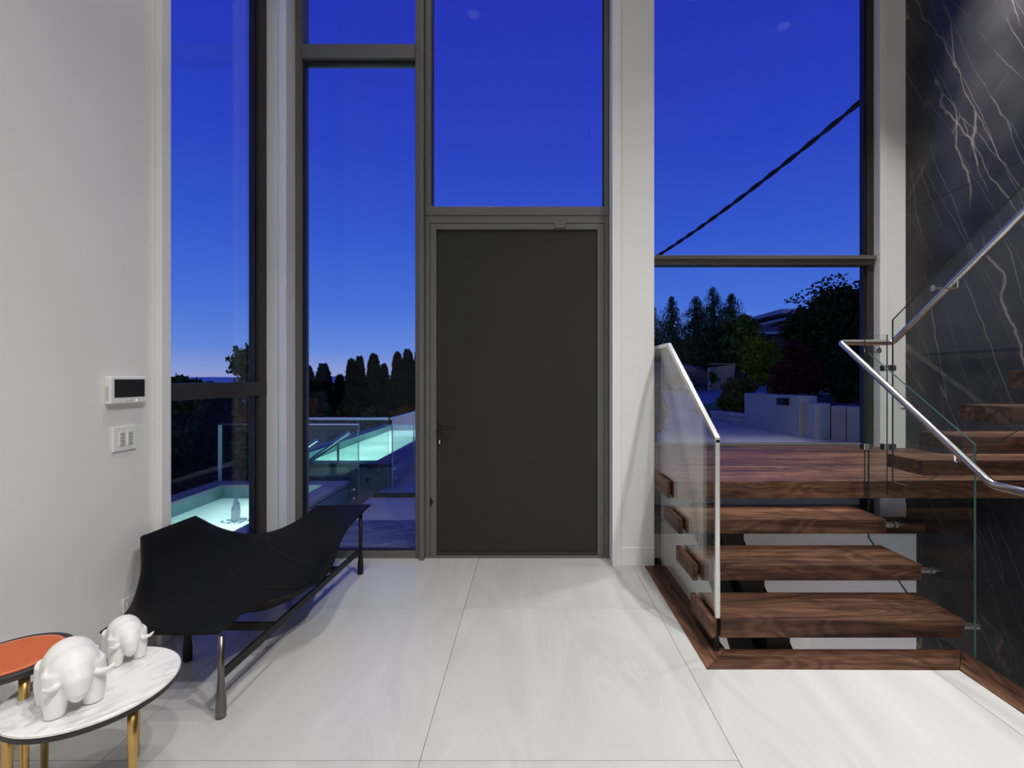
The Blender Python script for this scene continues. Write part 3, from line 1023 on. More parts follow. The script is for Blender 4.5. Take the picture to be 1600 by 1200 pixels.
def sheet_mesh(u0, u1, nu):
    mb = MB()
    for i in range(nu + 1):
        for j in range(NV + 1):
            mb.v.append(tuple(sling(u0 + (u1 - u0) * i / nu, j / NV)))
    for i in range(nu):
        for j in range(NV):
            a = i * (NV + 1) + j
            mb.f.append((a, a + 1, a + NV + 2, a + NV + 1))
            mb.m.append(0)
    return mb
sh = sheet_mesh(0, 1, NU).build('seat_sling', M['leather'], bench, smooth=True)
md = sh.modifiers.new('thick', 'SOLIDIFY')
md.thickness = 0.012
md.offset = 0
bv = sh.modifiers.new('bevel', 'BEVEL')
bv.width = 0.004
bv.segments = 2
bv.limit_method = 'ANGLE'
for us in (lambda t: 0.47 - 0.10 * t ** 1.2, lambda t: 0.84 - 0.10 * t):
    pts = [sling(us(k / 40), k / 40) + Vector((0, -0.002, 0.0055)) for k in range(41)]
    tag(MB().tube(pts, 0.0014, 6).build('seam', M['seam'], sh, smooth=True), 'stitched seam across the leather')
rim = [sling(u / 60, 1) for u in range(61)]
def leg(x, y, ztop, mat, lab=None):
    prof = [(0.012, 0), (0.020, 0.004), (0.0215, 0.03), (0.0205, 0.07), (0.016, 0.12), (0.0125, 0.18), (0.0125, ztop)]
    o = MB().lathe(prof, (x, y, 0), 20).build('leg', M[mat], bench, smooth=True)
    return o
leg(-1.318, 2.040, 0.346, 'lit_leg_metal')  # near leg alone is paler: the light on it is put into its metal
leg(-1.255, 3.53, 0.478, 'black')
leg(-1.750, 2.445, 0.345, 'black')
leg(-1.600, 3.17, 0.350, 'black')
def bar(a, b, w, h, name='beam'):
    a, b = Vector(a), Vector(b)
    d = (b - a).normalized()
    s = Vector((-d.y, d.x, 0)) * w / 2
    u = Vector((0, 0, h / 2))
    return MB().prism([a + s + u, a - s + u, a - s - u, a + s - u], b - a).build(name, M['black'], bench, bevel=0.002)
bar((-1.318, 2.04, 0.178), (-1.255, 3.53, 0.178), 0.014, 0.040)
bar((-1.300, 2.445, 0.178), (-1.75, 2.445, 0.178), 0.014, 0.040)
bar((-1.268, 3.17, 0.178), (-1.60, 3.17, 0.178), 0.014, 0.040)

# ================================================================== SIDE TABLES
def disc(c, r, z0, z1, seg=64, e=0.004):
    return MB().lathe([(r - e, z0), (r, z0 + e * 0.7), (r, z1 - e * 0.7), (r - e, z1)], (c[0], c[1], 0), seg)
mt = empty('side_table', (-1.48, 1.63, 0), 'round side table with white marble top and brass legs', 'table', 'nesting side tables')
ZM = 0.40
tag(disc((-1.48, 1.63), 0.235, ZM - 0.012, ZM).build('table_top', M['marble_w'], mt), 'white veined marble top')
disc((-1.48, 1.63), 0.233, ZM - 0.030, ZM - 0.012).build('top_rim', M['dark_wood'], mt)
def brass(x, y, zt, par):
    MB().lathe([(0.008, 0), (0.010, 0.004), (0.0135, zt * 0.7), (0.014, zt)], (x, y, 0), 20).build('leg', M['brass'], par, smooth=True)
for a in (-22, 98, 218):
    brass(-1.48 + 0.205 * math.cos(math.radians(a)), 1.63 + 0.205 * math.sin(math.radians(a)), ZM - 0.03, mt)
ot = empty('side_table', (-1.75, 1.615, 0), 'taller round side table with orange leather top and black rim', 'table', 'nesting side tables')
ZO = 0.50
MB().lathe([(0.13, ZO - 0.022), (0.152, ZO - 0.018), (0.157, ZO - 0.008), (0.157, ZO + 0.002), (0.154, ZO + 0.004), (0.136, ZO + 0.004)], (-1.75, 1.615, 0), 64).build('top_rim', M['dark_wood'], ot)
lt = MB().lathe([(0.10, ZO), (0.1355, ZO + 0.0), (0.1355, ZO + 0.0055), (0.132, ZO + 0.0068)], (-1.75, 1.615, 0), 64).build('leather_inlay', M['orange'], ot)
tag(lt, 'orange leather inlay')
ring = [(-1.75 + 0.127 * math.cos(t * math.pi / 32), 1.615 + 0.127 * math.sin(t * math.pi / 32), ZO + 0.0068) for t in range(65)]
MB().tube(ring, 0.0007, 6).build('stitching', M['stitch'], lt)
for a in (-28, 92, 212):
    brass(-1.75 + 0.115 * math.cos(math.radians(a)), 1.615 + 0.115 * math.sin(math.radians(a)), ZO - 0.02, ot)

# ================================================================== ELEPHANTS
def elephant(base, scale, yaw, label):
    # local frame: +x is the facing direction, z up, unit = metres for the large one
    root = empty('elephant_figurine', base, label, 'figurine')
    root.rotation_euler = (0, 0, yaw)
    root.scale = (scale,) * 3
    E = MB()
    E.ellipsoid((-0.018, 0, 0.122), (0.085, 0.070, 0.080))
    E.ellipsoid((-0.050, 0, 0.108), (0.056, 0.066, 0.074))
    E.ellipsoid((0.030, 0, 0.128), (0.056, 0.064, 0.064))          # head
    E.ellipsoid((-0.010, 0, 0.082), (0.070, 0.050, 0.030))         # belly
    for sx, sy in ((0.040, 0.045), (0.040, -0.045), (-0.066, 0.045), (-0.066, -0.045)):
        E.tube([(sx * 0.75, sy * 0.75, 0.13), (sx * 0.95, sy * 0.98, 0.065), (sx * 1.04, sy, 0.0)], [0.044, 0.034, 0.025], 20)
    # trunk curling down and back under the chin
    E.tube([(0.052, 0, 0.128), (0.078, 0, 0.100), (0.082, 0, 0.074), (0.070, 0, 0.058), (0.048, 0, 0.060)], [0.046, 0.036, 0.029, 0.023, 0.015], 16)
    for s in (-1, 1):
        E.ellipsoid((0.020, s * 0.060, 0.118), (0.032, 0.010, 0.034), rot=Matrix.Rotation(s * 0.35, 3, 'Z'))
    b = bpy.data.meshes.new('body')
    b.from_pydata(E.v, [], E.f)
    b.materials.append(M['stone'])
    ob = bpy.data.objects.new('body', b)
    ob.parent = root
    col.objects.link(ob)
    rm = ob.modifiers.new('remesh', 'REMESH')
    rm.mode = 'VOXEL'
    rm.voxel_size = 0.0035
    rm.use_smooth_shade = True
    smd = ob.modifiers.new('smooth', 'SMOOTH')
    smd.iterations = 16
    smd.factor = 0.5
    for s in (-1, 1):
        T = MB().tube([(0.058, s * 0.034, 0.108), (0.080, s * 0.054, 0.104), (0.096, s * 0.072, 0.112), (0.104, s * 0.084, 0.126)], [0.012, 0.010, 0.007, 0.003], 12)
        t = bpy.data.meshes.new('tusk')
        t.from_pydata(T.v, [], T.f)
        t.materials.append(M['stone'])
        t.polygons.foreach_set('use_smooth', [True] * len(t.polygons))
        to = bpy.data.objects.new('tusk', t)
        to.parent = root
        col.objects.link(to)
    return root
YAW = math.atan2(-0.58, 0.81)
elephant((-1.470, 1.535, ZM), 1.0, YAW, 'larger white stone elephant figurine with short tusks on marble table')
elephant((-1.508, 1.783, ZM), 0.76, YAW, 'smaller white stone elephant figurine standing nearer the leather bench')

# ================================================================== WALL DEVICES
ic = empty('intercom', (-2.02, 2.38, 1.38), 'white wall intercom with dark rectangular screen', 'intercom')
MB().box(-2.02, -1.990, 2.270, 2.490, 1.316, 1.449).build('housing', M['plastic'], ic, bevel=0.007, seg=3)
tag(MB().box(-1.9905, -1.9885, 2.292, 2.470, 1.347, 1.434).build('screen', M['screen'], ic), 'dark screen')
for i, (y, w) in enumerate(((2.362, .006), (2.378, .013), (2.400, .006))):
    MB().box(-1.9905, -1.9888, y, y + w, 1.328, 1.333).build('button', M['grey_plastic'], ic)
MB().box(-1.9905, -1.9886, 2.416, 2.421, 1.328, 1.333).build('indicator_lamp', emit('indicator_white', (1, 1, 1), 1.5), ic)
for i in range(9):
    MB().box(-2.012, -1.998, 2.2692, 2.2702, 1.335 + i * 0.0075, 1.339 + i * 0.0075).build('speaker_slot', M['grey_plastic'], ic)
sw = empty('switch_plate', (-2.02, 2.38, 1.14), 'white wall keypad plate with two columns of buttons', 'light switch')
MB().box(-2.02, -2.011, 2.309, 2.446, 1.083, 1.204).build('plate', M['plastic'], sw, bevel=0.003)
for y in (2.343, 2.390):
    c = MB().box(-2.012, -2.0085, y, y + 0.032, 1.108, 1.178).build('button_strip', M['plastic'], sw)
    for k in range(4):
        MB().box(-2.0088, -2.0055, y + 0.004, y + 0.028, 1.112 + k * 0.0165, 1.1225 + k * 0.0165).build('button', M['grey_plastic'], c, bevel=0.001)
ol = empty('wall_outlet', (-2.02, 2.42, 0.29), 'white wall outlet low on the wall behind the bench', 'outlet')
MB().box(-2.02, -2.012, 2.370, 2.445, 0.225, 0.345).build('plate', M['plastic'], ol, bevel=0.002)
for z in (0.245, 0.290):
    r_ = MB().box(-2.0125, -2.009, 2.389, 2.426, z, z + 0.034).build('socket', M['plastic'], ol, bevel=0.002)
    for y in (2.398, 2.412):
        MB().box(-2.0092, -2.0086, y, y + 0.003, z + 0.012, z + 0.024).build('slot', M['grey_plastic'], r_)

# ================================================================== CEILING LAMPS
for (nm, x, y, s, p, beam) in SPOTS:
    t = empty('downlight', (x, y, CEIL - 0.02), 'round recessed downlight in the hall ceiling', 'light', 'round recessed downlights')
    MB().lathe([(s / 2 + 0.03, 0), (s / 2 + 0.03, 0.02)], (x, y, CEIL - 0.02), 32).build('trim_ring', M['trim'], t)
    MB().lathe([(s / 2, 0), (s / 2, 0.004)], (x, y, CEIL - 0.024), 32).build('lens', M['lampglow'], t)
    area_light(nm, (x, y, CEIL - 0.03), s, p, WARM, spread=beam)
sl_ = bpy.data.lights.new('marble_spotlight_offscreen', 'SPOT')
sl_.energy = 300
sl_.color = WARM
sl_.spot_size = math.radians(62)
sl_.spot_blend = 1.0
sl_.shadow_soft_size = 0.04
so_ = bpy.data.objects.new('marble_spotlight_offscreen', sl_)
so_.location = (3.05, 3.30, 5.75)
so_.rotation_euler = (Vector((3.9, 3.55, 4.3)) - Vector((3.05, 3.30, 5.75))).to_track_quat('-Z', 'Y').to_euler()
col.objects.link(so_)
tk = empty('spotlight', (3.05, 3.3, 5.7), 'small white ceiling spotlight washing the marble wall', 'light')
MB().tube([(3.05, 3.3, CEIL), (3.05, 3.3, 5.86)], 0.012, 10).build('stem', M['trim'], tk)
MB().tube([(2.98, 3.28, 5.90), (3.035, 3.295, 5.79)], 0.05, 20).build('head', M['trim'], tk)
area_light('lower_hall_ceiling_offscreen', (3.0, -1.1, -0.27), 0.4, 420, WARM)

# ================================================================== OUTDOORS: ENTRY TERRACE
tag(MB().box(-2.10, 0.80, 4.0, 4.91, -0.30, -0.01).build('ground_slate', M['slate']), 'blue grey slate slab outside the entrance', kind=ST)
pt = MB().box(-1.95, 0.80, 4.912, 12, -0.30, -0.012).box(-9, -1.95, 5.80, 6.36, -0.9, -0.35)
tag(pt.build('ground_patio', M['patio'], base=(0, 5, -0.3)), 'pale paved terrace beside the pool', kind=ST)
tag(MB().box(-1.92, 0.7, 5.84, 5.99, -0.012, 0.012).build('turf_strip', M['turf']), 'narrow strip of green turf set in the terrace', 'grass', kind='stuff')
tag(MB().box(-60, 0.8, 2.0, 60, -2.2, -1.6).build('ground_garden', M['soil']), 'dark garden ground falling away beyond the pool', kind=ST)

# fountain basin
fb = empty('fountain_basin', (-2.97, 4.2, -1.6), 'sunken fountain basin with grey stone coping beside the house', 'fountain')
X0, X1, Y0, Y1, ZC = -3.79, -2.215, 2.2, 5.78, 0.20
def ringbox(x0, x1, y0, y1, w, z0, z1):
    return MB().box(x0, x1, y1 - w, y1, z0, z1).box(x0, x1, y0, y0 + w, z0, z1).box(x0, x0 + w, y0 + w, y1 - w, z0, z1).box(x1 - w, x1, y0 + w, y1 - w, z0, z1)
ringbox(X0, X1, Y0, Y1, 0.18, -1.6, ZC - 0.04).build('basin_wall', M['basinwall'], fb)
cp = ringbox(X0 - 0.02, X1 + 0.02, Y0 - 0.02, Y1 + 0.02, 0.22, ZC - 0.04, ZC).build('coping', M['coping'], fb)
MB().box(X0 + 0.18, X1 - 0.18, Y0 + 0.18, Y1 - 0.18, -0.5, -0.42).build('basin_floor', M['pooltile'], fb)
MB().box(X0 + 0.18, X1 - 0.18, Y0 + 0.18, Y1 - 0.18, 0.036, 0.04).build('water', M['water'], fb)
jt = MB()
for k in range(16):
    a_ = k * 2.4
    q = 0.006 + 0.0016 * k
    h_ = 0.275 - 0.0068 * k + random.uniform(-0.015, 0.015)
    x_, y_ = -2.89 + q * math.cos(a_), 4.70 + q * math.sin(a_)
    jt.tube([(x_, y_, 0.035), (x_ + random.uniform(-.006, .006), y_, h_ * 0.5), (x_ * 1.0 + 0.25 * q * math.cos(a_), y_, h_ * 0.85), (x_ + 0.5 * q * math.cos(a_), y_, h_)], [0.016, 0.013, 0.014, 0.004], 8)
jo = jt.build('water_jet', M['foam'], fb, smooth=True)
sp_ = MB()
for k in range(46):
    a_, q = random.random() * 6.28, 0.03 + 0.10 * random.random() ** 1.6
    sp_.ellipsoid((-2.89 + q * math.cos(a_), 4.70 + q * math.sin(a_), 0.042), (0.016, 0.016, 0.008 * random.uniform(0.5, 1.5)), 8, 5)
sp_.build('splash_foam', M['foam'], fb, smooth=True)['kind'] = 'stuff'
for i, (x, y) in enumerate(((-2.89, 4.5), (-2.89, 3.6), (-2.9, 5.2))):
    lb = MB().lathe([(0.06, -0.42), (0.06, -0.39), (0.04, -0.385)], (x, y, 0), 16).build('pool_lamp', M['poolglow'], fb)
    point_light('basin_lamp', (x, y, -0.28), 10, (0.95, 1.0, 1.0), 0.08)

# raised lap pool
lp = empty('lap_pool', (-2.55, 8.7, -1.6), 'raised lap pool with dark coping and concrete sides', 'pool')
PX0, PX1, PY0, PY1, PZ = -3.42, -1.88, 6.36, 11.2, 0.31
ringbox(PX0, PX1, PY0, PY1, 0.20, -1.6, PZ - 0.05).build('pool_wall', M['concrete'], lp)
cpd = MB().box(PX0 - 0.02, PX1 + 0.02, PY0 - 0.02, PY0 + 0.24, PZ - 0.05, PZ).box(PX1 - 0.24, PX1 + 0.02, PY0 + 0.24, PY1, PZ - 0.05, PZ)
cpd.build('coping', M['coping_d'], lp)
MB().box(PX0 - 0.02, PX0 + 0.22, PY0 + 0.24, PY1, PZ - 0.05, PZ + 0.06).box(PX0 + 0.22, PX1 - 0.24, PY1 - 0.22, PY1, PZ - 0.05, PZ + 0.06).build('upstand', M['basinwall'], lp)
MB().box(PX0 + 0.20, PX1 - 0.20, PY0 + 0.20, PY1 - 0.20, -0.75, -0.65).build('pool_floor', M['pooltile'], lp)
pli = MB().box(PX0 + 0.20, PX0 + 0.21, PY0 + 0.20, PY1 - 0.20, -0.65, PZ - 0.06).box(PX0 + 0.20, PX1 - 0.20, PY1 - 0.21, PY1 - 0.20, -0.65, PZ - 0.06)
pli.box(PX1 - 0.21, PX1 - 0.20, PY0 + 0.20, PY1 - 0.21, -0.65, PZ - 0.06).box(PX0 + 0.21, PX1 - 0.21, PY0 + 0.20, PY0 + 0.21, -0.65, PZ - 0.06)
pli.build('pool_lining', M['pooltile'], lp)
MB().box(PX0 + 0.20, PX1 - 0.20, PY0 + 0.20, PY1 - 0.20, PZ - 0.07, PZ - 0.065).build('water', M['water'], lp)
for y in (6.9, 8.2, 9.5, 10.6):
    MB().lathe([(0.06, -0.65), (0.06, -0.62), (0.04, -0.615)], (-2.65, y, 0), 16).build('pool_lamp', M['poolglow'], lp)
    point_light('pool_lamp_light', (-2.65, y, -0.35), 13, (0.95, 1.0, 0.98), 0.08)

# outdoor glass guards
def standoff(par, p, d):
    p = Vector(p); d = Vector(d)
    MB().tube([p, p + d], 0.018, 12).tube([p + d, p + d * 1.25], 0.026, 12).build('standoff', M['chrome'], par)
g1 = empty('glass_railing', (-2.6, 6.28, -0.3), 'glass guard panel with steel top rail in front of the pool', 'railing')
for xa, xb in ((-3.05, -2.27), (-2.26, -1.87)):
    gpane([(xa, 6.27, -0.02), (xb, 6.27, -0.02), (xb, 6.27, 0.90), (xa, 6.27, 0.90)], (0, 0.014, 0), g1, ('oglass', 'gedge_l'))
    for x in (xa + 0.12, xb - 0.12):
        for z in (0.12, 0.24):
            standoff(g1, (x, 6.36, z), (0, -0.075, 0))
MB().box(-3.05, -1.86, 6.262, 6.292, 0.895, 0.93).build('top_rail', M['steel'], g1, bevel=0.003)
g2 = empty('glass_railing', (-1.84, 8, -0.3), 'glass guard panels with steel top rail along the pool side', 'railing')
for ya, yb in ((6.30, 7.45), (7.47, 8.7), (8.72, 10.0)):
    gpane([(-1.83, ya, 0.0), (-1.83, yb, 0.0), (-1.83, yb, 0.90), (-1.83, ya, 0.90)], (0.014, 0, 0), g2, ('oglass', 'gedge_l'))
    for y in (ya + 0.15, yb - 0.15):
        for z in (0.10, 0.22):
            standoff(g2, (-1.88, y, z), (0.05, 0, 0))
MB().box(-1.84, -1.80, 6.262, 10.0, 0.895, 0.93).build('top_rail', M['steel'], g2, bevel=0.003)
g3 = empty('glass_railing', (-3.0, 5.84, -0.3), 'glass guard panel standing behind the fountain basin', 'railing')
gpane([(-3.79, 5.83, -0.05), (-2.095, 5.83, -0.05), (-2.095, 5.83, 0.875), (-3.79, 5.83, 0.875)], (0, 0.014, 0), g3, ('oglass', 'gedge_l'))
MB().box(-3.80, -3.765, 5.825, 5.85, -0.05, 0.875).build('edge_channel', M['gedge_l'], g3)
MB().box(-3.80, -2.09, 5.822, 5.850, 0.873, 0.888).build('top_rail', M['steel'], g3)
for z in (0.02, 0.13):
    standoff(g3, (-2.17, 5.80, z - 0.05), (0, 0.04, 0))
    standoff(g3, (-3.5, 5.80, z - 0.05), (0, 0.04, 0))
# garden stair handrails
def grail(label, pa, pb, posts):
    t = empty('garden_handrail', (pa[0], pa[1], -0.35), label, 'handrail')
    a, b = Vector(pa), Vector(pb)
    MB().tube([a, b], 0.028, 12).build('rail', M['steel'], t)
    for k in posts:
        p = lerp(a, b, k)
        MB().tube([p, (p.x, p.y, p.z - 0.5)], 0.014, 10).build('post', M['steel'], t)
grail('longer steel handrail of the garden steps beside the pool', (-2.34, 6.18, 0.74), (-3.15, 6.18, 0.16), (0.18, 0.85))
grail('shorter steel handrail of the garden steps behind the basin', (-2.66, 5.98, 0.665), (-3.45, 5.98, 0.10), (0.15, 0.85))

# ================================================================== FOLIAGE
def leafquad(mb, p, s, nrm, asp=0.55):
    n = nrm.normalized()
    t = n.orthogonal().normalized()
    t = Matrix.Rotation(random.random() * 6.28, 3, n) @ t
    b = n.cross(t)
    a, c = t * s, b * s * asp
    mb.quad([p - a, p + c * 0.9, p + a, p - c * 0.9])


def rnd():
    return Vector((random.gauss(0, 1), random.gauss(0, 1), random.gauss(0, 1))).normalized()


def cloud(mb, c, r, n, s, shell=0.55, low=None, nf=2.2):
    c = Vector(c)
    k = 0
    while k < n:
        d = rnd()
        q = shell + (1 - shell) * random.random() ** 0.6
        bump = 0.78 + 0.5 * mnoise.noise(Vector((d.x * nf + c.x, d.y * nf + c.y, d.z * nf + c.z)))
        p = c + Vector((d.x * r[0], d.y * r[1], d.z * r[2])) * q * bump
        if low is not None and p.z < low:
            k += 1
            continue
        leafquad(mb, p, s * random.uniform(0.6, 1.3), (d + rnd() * 0.9))
        k += 1
    return mb


def cone_col(mb, x, y, z0, z1, r, n, s, taper=0.6):
    # columnar evergreen: dense upright sprays
    for _ in range(n):
        t = random.random() ** 0.85
        prof = min(1.0, (1 - t) * 3.2 + 0.10) ** taper * min(1, t * 6 + 0.6)
        a = random.random() * 6.283
        q = r * prof * (0.72 + 0.36 * random.random()) * (0.9 + 0.22 * mnoise.noise(Vector((math.cos(a) * 1.3 + x, math.sin(a) * 1.3 + y, t * 7))))
        p = Vector((x + math.cos(a) * q, y + math.sin(a) * q, z0 + (z1 - z0) * t))
        d = Vector((math.cos(a), math.sin(a), 0.5)) + rnd() * 0.6
        leafquad(mb, p, s * random.uniform(0.6, 1.3), d, 0.45)
    return mb


def plant(name, label, cat, mb, mat, base, trunk=None, group=None):
    root = empty(name, base, label, cat, group)
    mb.build('foliage', M[mat], root)
    if trunk is None:
        trunk = [(base, 0.04), ((base[0], base[1], base[2] + 0.4), 0.03)]
    MB().tube([t[0] for t in trunk], [t[1] for t in trunk], 8).build('trunk', M['bark'], root, smooth=True)
    return root


# row of columnar cedars beyond the pool
cedars = [(480, 573, 13.0, 17), (505, 570, 13.2, 17), (531, 588, 13.6, 13), (549, 563, 13.3, 12), (562, 559, 13.6, 11), (584, 555, 13.2, 15), (600, 571, 13.9, 11),
          (621, 553, 13.3, 12), (637, 548, 13.5, 14), (655, 550, 13.4, 14), (452, 568, 13.2, 15)]
for (x, y, Y, hw) in cedars:
    p = px(x, y, Y)
    r = hw * Y / F * 1.05
    mb = cone_col(MB(), p.x, Y, -1.3, p.z, r, 3600, 0.085)
    plant('columnar_cedar', 'tall dark columnar cedar in the row beyond the pool', 'tree', mb, 'cedar', (p.x, Y, -1.6), [((p.x, Y, -1.6), 0.07), ((p.x, Y, p.z - 0.5), 0.02)], 'columnar cedars beyond the pool')

# dark hedge beyond the fountain basin
mb = MB()
for _ in range(15000):
    y = random.uniform(3.6, 8.2)
    z = random.uniform(-0.4, 1.47 - max(0, (y - 5.6)) * 0.10)
    x = -4.75 + 0.35 * mnoise.noise(Vector((y * 1.1, z * 1.3, 2))) + random.uniform(0, 0.35)
    leafquad(mb, Vector((x, y, z)), random.uniform(0.03, 0.06), Vector((1, 0, 0.3)) + rnd() * 0.8)
for _ in range(3500):
    y = random.uniform(3.6, 8.2)
    zt = 1.47 - max(0, (y - 5.6)) * 0.10
    leafquad(mb, Vector((-5.1 + random.uniform(-0.4, 0.5), y, zt + random.uniform(-0.1, 0.05))), random.uniform(0.03, 0.06), Vector((0, 0, 1)) + rnd() * 0.8)
hg = empty('hedge', (-4.9, 5.9, -1.6), 'dark clipped hedge behind the fountain basin', 'hedge')
mb.build('foliage', M['hedge'], hg)
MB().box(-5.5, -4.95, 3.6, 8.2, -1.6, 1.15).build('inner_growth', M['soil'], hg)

# lit green tree over the side window rail
p = px(392, 566, 9.5)
mb = cloud(MB(), (p.x, 9.5, p.z), (0.45, 0.4, 0.38), 2600, 0.05, 0.5)
cloud(mb, (p.x + 0.25, 9.4, p.z - 0.3), (0.5, 0.4, 0.4), 2200, 0.05, 0.5)
plant('garden_tree', 'rounded bright green tree rising above the hedge', 'tree', mb, 'green', (p.x, 9.5, -1.6), [((p.x, 9.5, -1.6), 0.07), ((p.x + 0.05, 9.5, p.z), 0.03)])
p = px(281, 592, 9.0)
mb = cloud(MB(), (p.x, 9.0, p.z - 0.2), (0.35, 0.3, 0.30), 1500, 0.05, 0.4)
plant('garden_shrub', 'small olive tree top showing above the window rail', 'shrub', mb, 'hedge', (p.x, 9.0, -1.6), [((p.x, 9, -1.6), 0.05), ((p.x, 9, p.z - 0.2), 0.02)])
# shrubs behind the glass panel and behind the pool
for (x, y, Y, r, mat, lab) in (
        (397, 648, 6.9, 0.30, 'rust', 'rust orange shrub behind the glass panel'),
        (372, 705, 6.6, 0.30, 'hedge', 'low dark shrub behind the fountain basin glass'),
        (398, 712, 6.5, 0.26, 'green', 'bright leafed shrub low behind the basin glass'),
        (345, 690, 7.0, 0.40, 'hedge', 'bushy dark shrub beside the hedge'),
        (482, 645, 9.5, 0.36, 'rust', 'orange leafed shrub behind the garden handrails'),
        (506, 655, 9.6, 0.38, 'hedge', 'dark green shrub between handrails and pool'),
        (545, 650, 12.2, 0.45, 'hedge', 'low shrub at the feet of the cedars'),
        (580, 655, 12.3, 0.40, 'olive', 'brownish shrub at the far end of the pool'),
        (632, 652, 12.0, 0.40, 'rust', 'russet shrub beyond the far pool corner')):
    p = px(x, y, Y)
    mb = cloud(MB(), p, (r, r, r * 0.9), 1300, 0.05 + 0.002 * Y, 0.35)
    plant('garden_shrub', lab, 'shrub', mb, mat, (p.x, Y, -1.6), [((p.x, Y, -1.6), 0.04), (tuple(p), 0.015)])

# far shoreline and hills
hm = MB()
prev = None
pts = []
for i in range(61):
    x = -420 + i * 8
    z = 2.0 + 2.2 * abs(mnoise.noise(Vector((x * 0.02, 0, 5)))) - 3 * max(0, (x + 90) / 60)
    pts.append((x, 330, max(z, -3)))
hm.prism([(-420, 330, -12)] + pts + [(60, 330, -12)], (0, 40, 0))
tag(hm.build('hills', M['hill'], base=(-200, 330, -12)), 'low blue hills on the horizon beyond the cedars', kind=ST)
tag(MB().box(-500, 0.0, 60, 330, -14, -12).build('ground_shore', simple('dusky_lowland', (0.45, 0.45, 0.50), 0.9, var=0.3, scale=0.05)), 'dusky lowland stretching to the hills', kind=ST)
mb = MB()
for _ in range(9000):
    x = random.uniform(-5.6, -2.0)
    y = 12.3 + random.uniform(-0.3, 0.3)
    zt = 0.55 + 0.30 * mnoise.noise(Vector((x * 1.4, 3.1, 0)))
    leafquad(mb, Vector((x, y, random.uniform(-0.9, zt))), random.uniform(0.05, 0.10), Vector((0, -1, 0.4)) + rnd() * 0.9)
hq = empty('hedge', (-3.8, 12.3, -1.6), 'low dark planting along the feet of the cedars', 'hedge')
mb.build('foliage', M['hedge'], hq)
MB().tube([(-5.6, 12.3, -1.5), (-2.0, 12.3, -1.5)], 0.08, 8).build('stems', M['bark'], hq)
ow_ = empty('garden_wall', (-6.2, 19, -1.6), 'added long ochre wall standing in for the yellow glow behind the cedars', 'wall')  # added wall, its ochre imitates the distant yellow glow between the trees
MB().box(-10.5, -3.0, 19, 19.3, -1.6, 1.05).build('wall_body', M['ochre'], ow_)
MB().box(-10.55, -2.95, 18.95, 19.35, 1.05, 1.12).build('wall_cap', M['ochre'], ow_)

# ================================================================== OUTDOORS: DRIVEWAY SIDE
def gz(Y):
    return 0.48 + 0.02 * Y
def gp(x, y):
    Y = 720.0 / (y - 576.0)
    return Vector(((x - CX) / F * Y, Y, gz(Y)))
def slab(name, pts, mat, label, dz=0.0, th=0.25):
    mb = MB().prism([(p[0], p[1], gz(p[1]) + dz) for p in pts], (0, 0, -th))
    return tag(mb.build(name, mat), label, kind=ST)
slab('ground_drive', [(0.95, 5.32), (9, 5.32), (9, 16), (0.95, 16)], M['concrete_d'], 'pale concrete driveway outside the stair window', 0, 0.62)
a, b, c, d = gp(1015, 645), gp(1135, 627), gp(1190, 600), gp(1015, 612)
slab('ground_street', [(0.9, 11.2), (a.x, a.y), (b.x, b.y), (22, 24), (22, 46), (c.x, c.y), (d.x, d.y), (0.9, 19)], M['asphalt'], 'grey street rising past the driveway', 0.012, 0.3)
slab('ground_yard', [(0.9, 16), (60, 16), (60, 90), (0.9, 90)], M['soil'], 'dark ground beyond the street', -0.03, 0.4)
slab('lawn_verge', [gp(1072, 641)[:2], gp(1125, 627)[:2], gp(1150, 640)[:2], gp(1112, 652)[:2]], M['grass'], 'triangle of green lawn beside the driveway', 0.02, 0.1)
slab('lawn_far', [gp(1082, 612)[:2], gp(1145, 597.5)[:2], gp(1150, 595)[:2], gp(1082, 603)[:2]], M['grass'], 'strip of green lawn across the street', 0.03, 0.1)

# concrete retaining walls
def wallseg(name, a, b, thick, z0, z1, label, tie=True):
    a, b = Vector((a[0], a[1], 0)), Vector((b[0], b[1], 0))
    d = (b - a).normalized()
    s = Vector((d.y, -d.x, 0)) * thick
    t = empty(name, (a.x, a.y, z0), label, 'wall')
    MB().prism([(a.x, a.y, z0), (b.x, b.y, z0), (b.x + s.x, b.y + s.y, z0), (a.x + s.x, a.y + s.y, z0)], (0, 0, z1 - z0)).build('wall_body', M['concrete'], t, bevel=0.006)
    return t
A1, A0 = gp(1163, 665), gp(1249, 683)
t1 = wallseg('retaining_wall', A0[:2], A1[:2], 0.27, 0.45, 1.19, 'tall cast concrete retaining wall under the red maple')
t2 = wallseg('retaining_wall', (4.03, 6.85), (4.05, 6.50), 0.22, 0.45, 1.10, 'short shaded concrete return beside the tall retaining wall')
t3 = wallseg('retaining_wall', (4.78, 5.50), (4.053, 6.49), 0.22, 0.45, 1.066, 'lower concrete retaining wall with a vertical joint')
dm = (Vector((4.053, 6.49, 0)) - Vector((4.78, 5.50, 0))).normalized()
pj = Vector((4.053, 6.49, 0)) - dm * 0.19
nn = Vector((-dm.y, dm.x, 0))
MB().prism([pj + nn * 0.003 + Vector((0, 0, 0.5)), pj + nn * 0.003 + dm * 0.008 + Vector((0, 0, 0.5)), pj + nn * 0.003 + dm * 0.008 + Vector((0, 0, 1.066)), pj + nn * 0.003 + Vector((0, 0, 1.066))], nn * -0.01).build('joint', M['gasket'], t3)
dd = (A1 - A0); dd.z = 0
n1 = Vector((-dd.y, dd.x, 0)).normalized()
if n1.x > 0: n1 = -n1
lc = A0 + dd * 0.16
wl_ = empty('wall_light', (lc.x, lc.y, 1.08), 'small dark box light on the tall retaining wall', 'lamp')
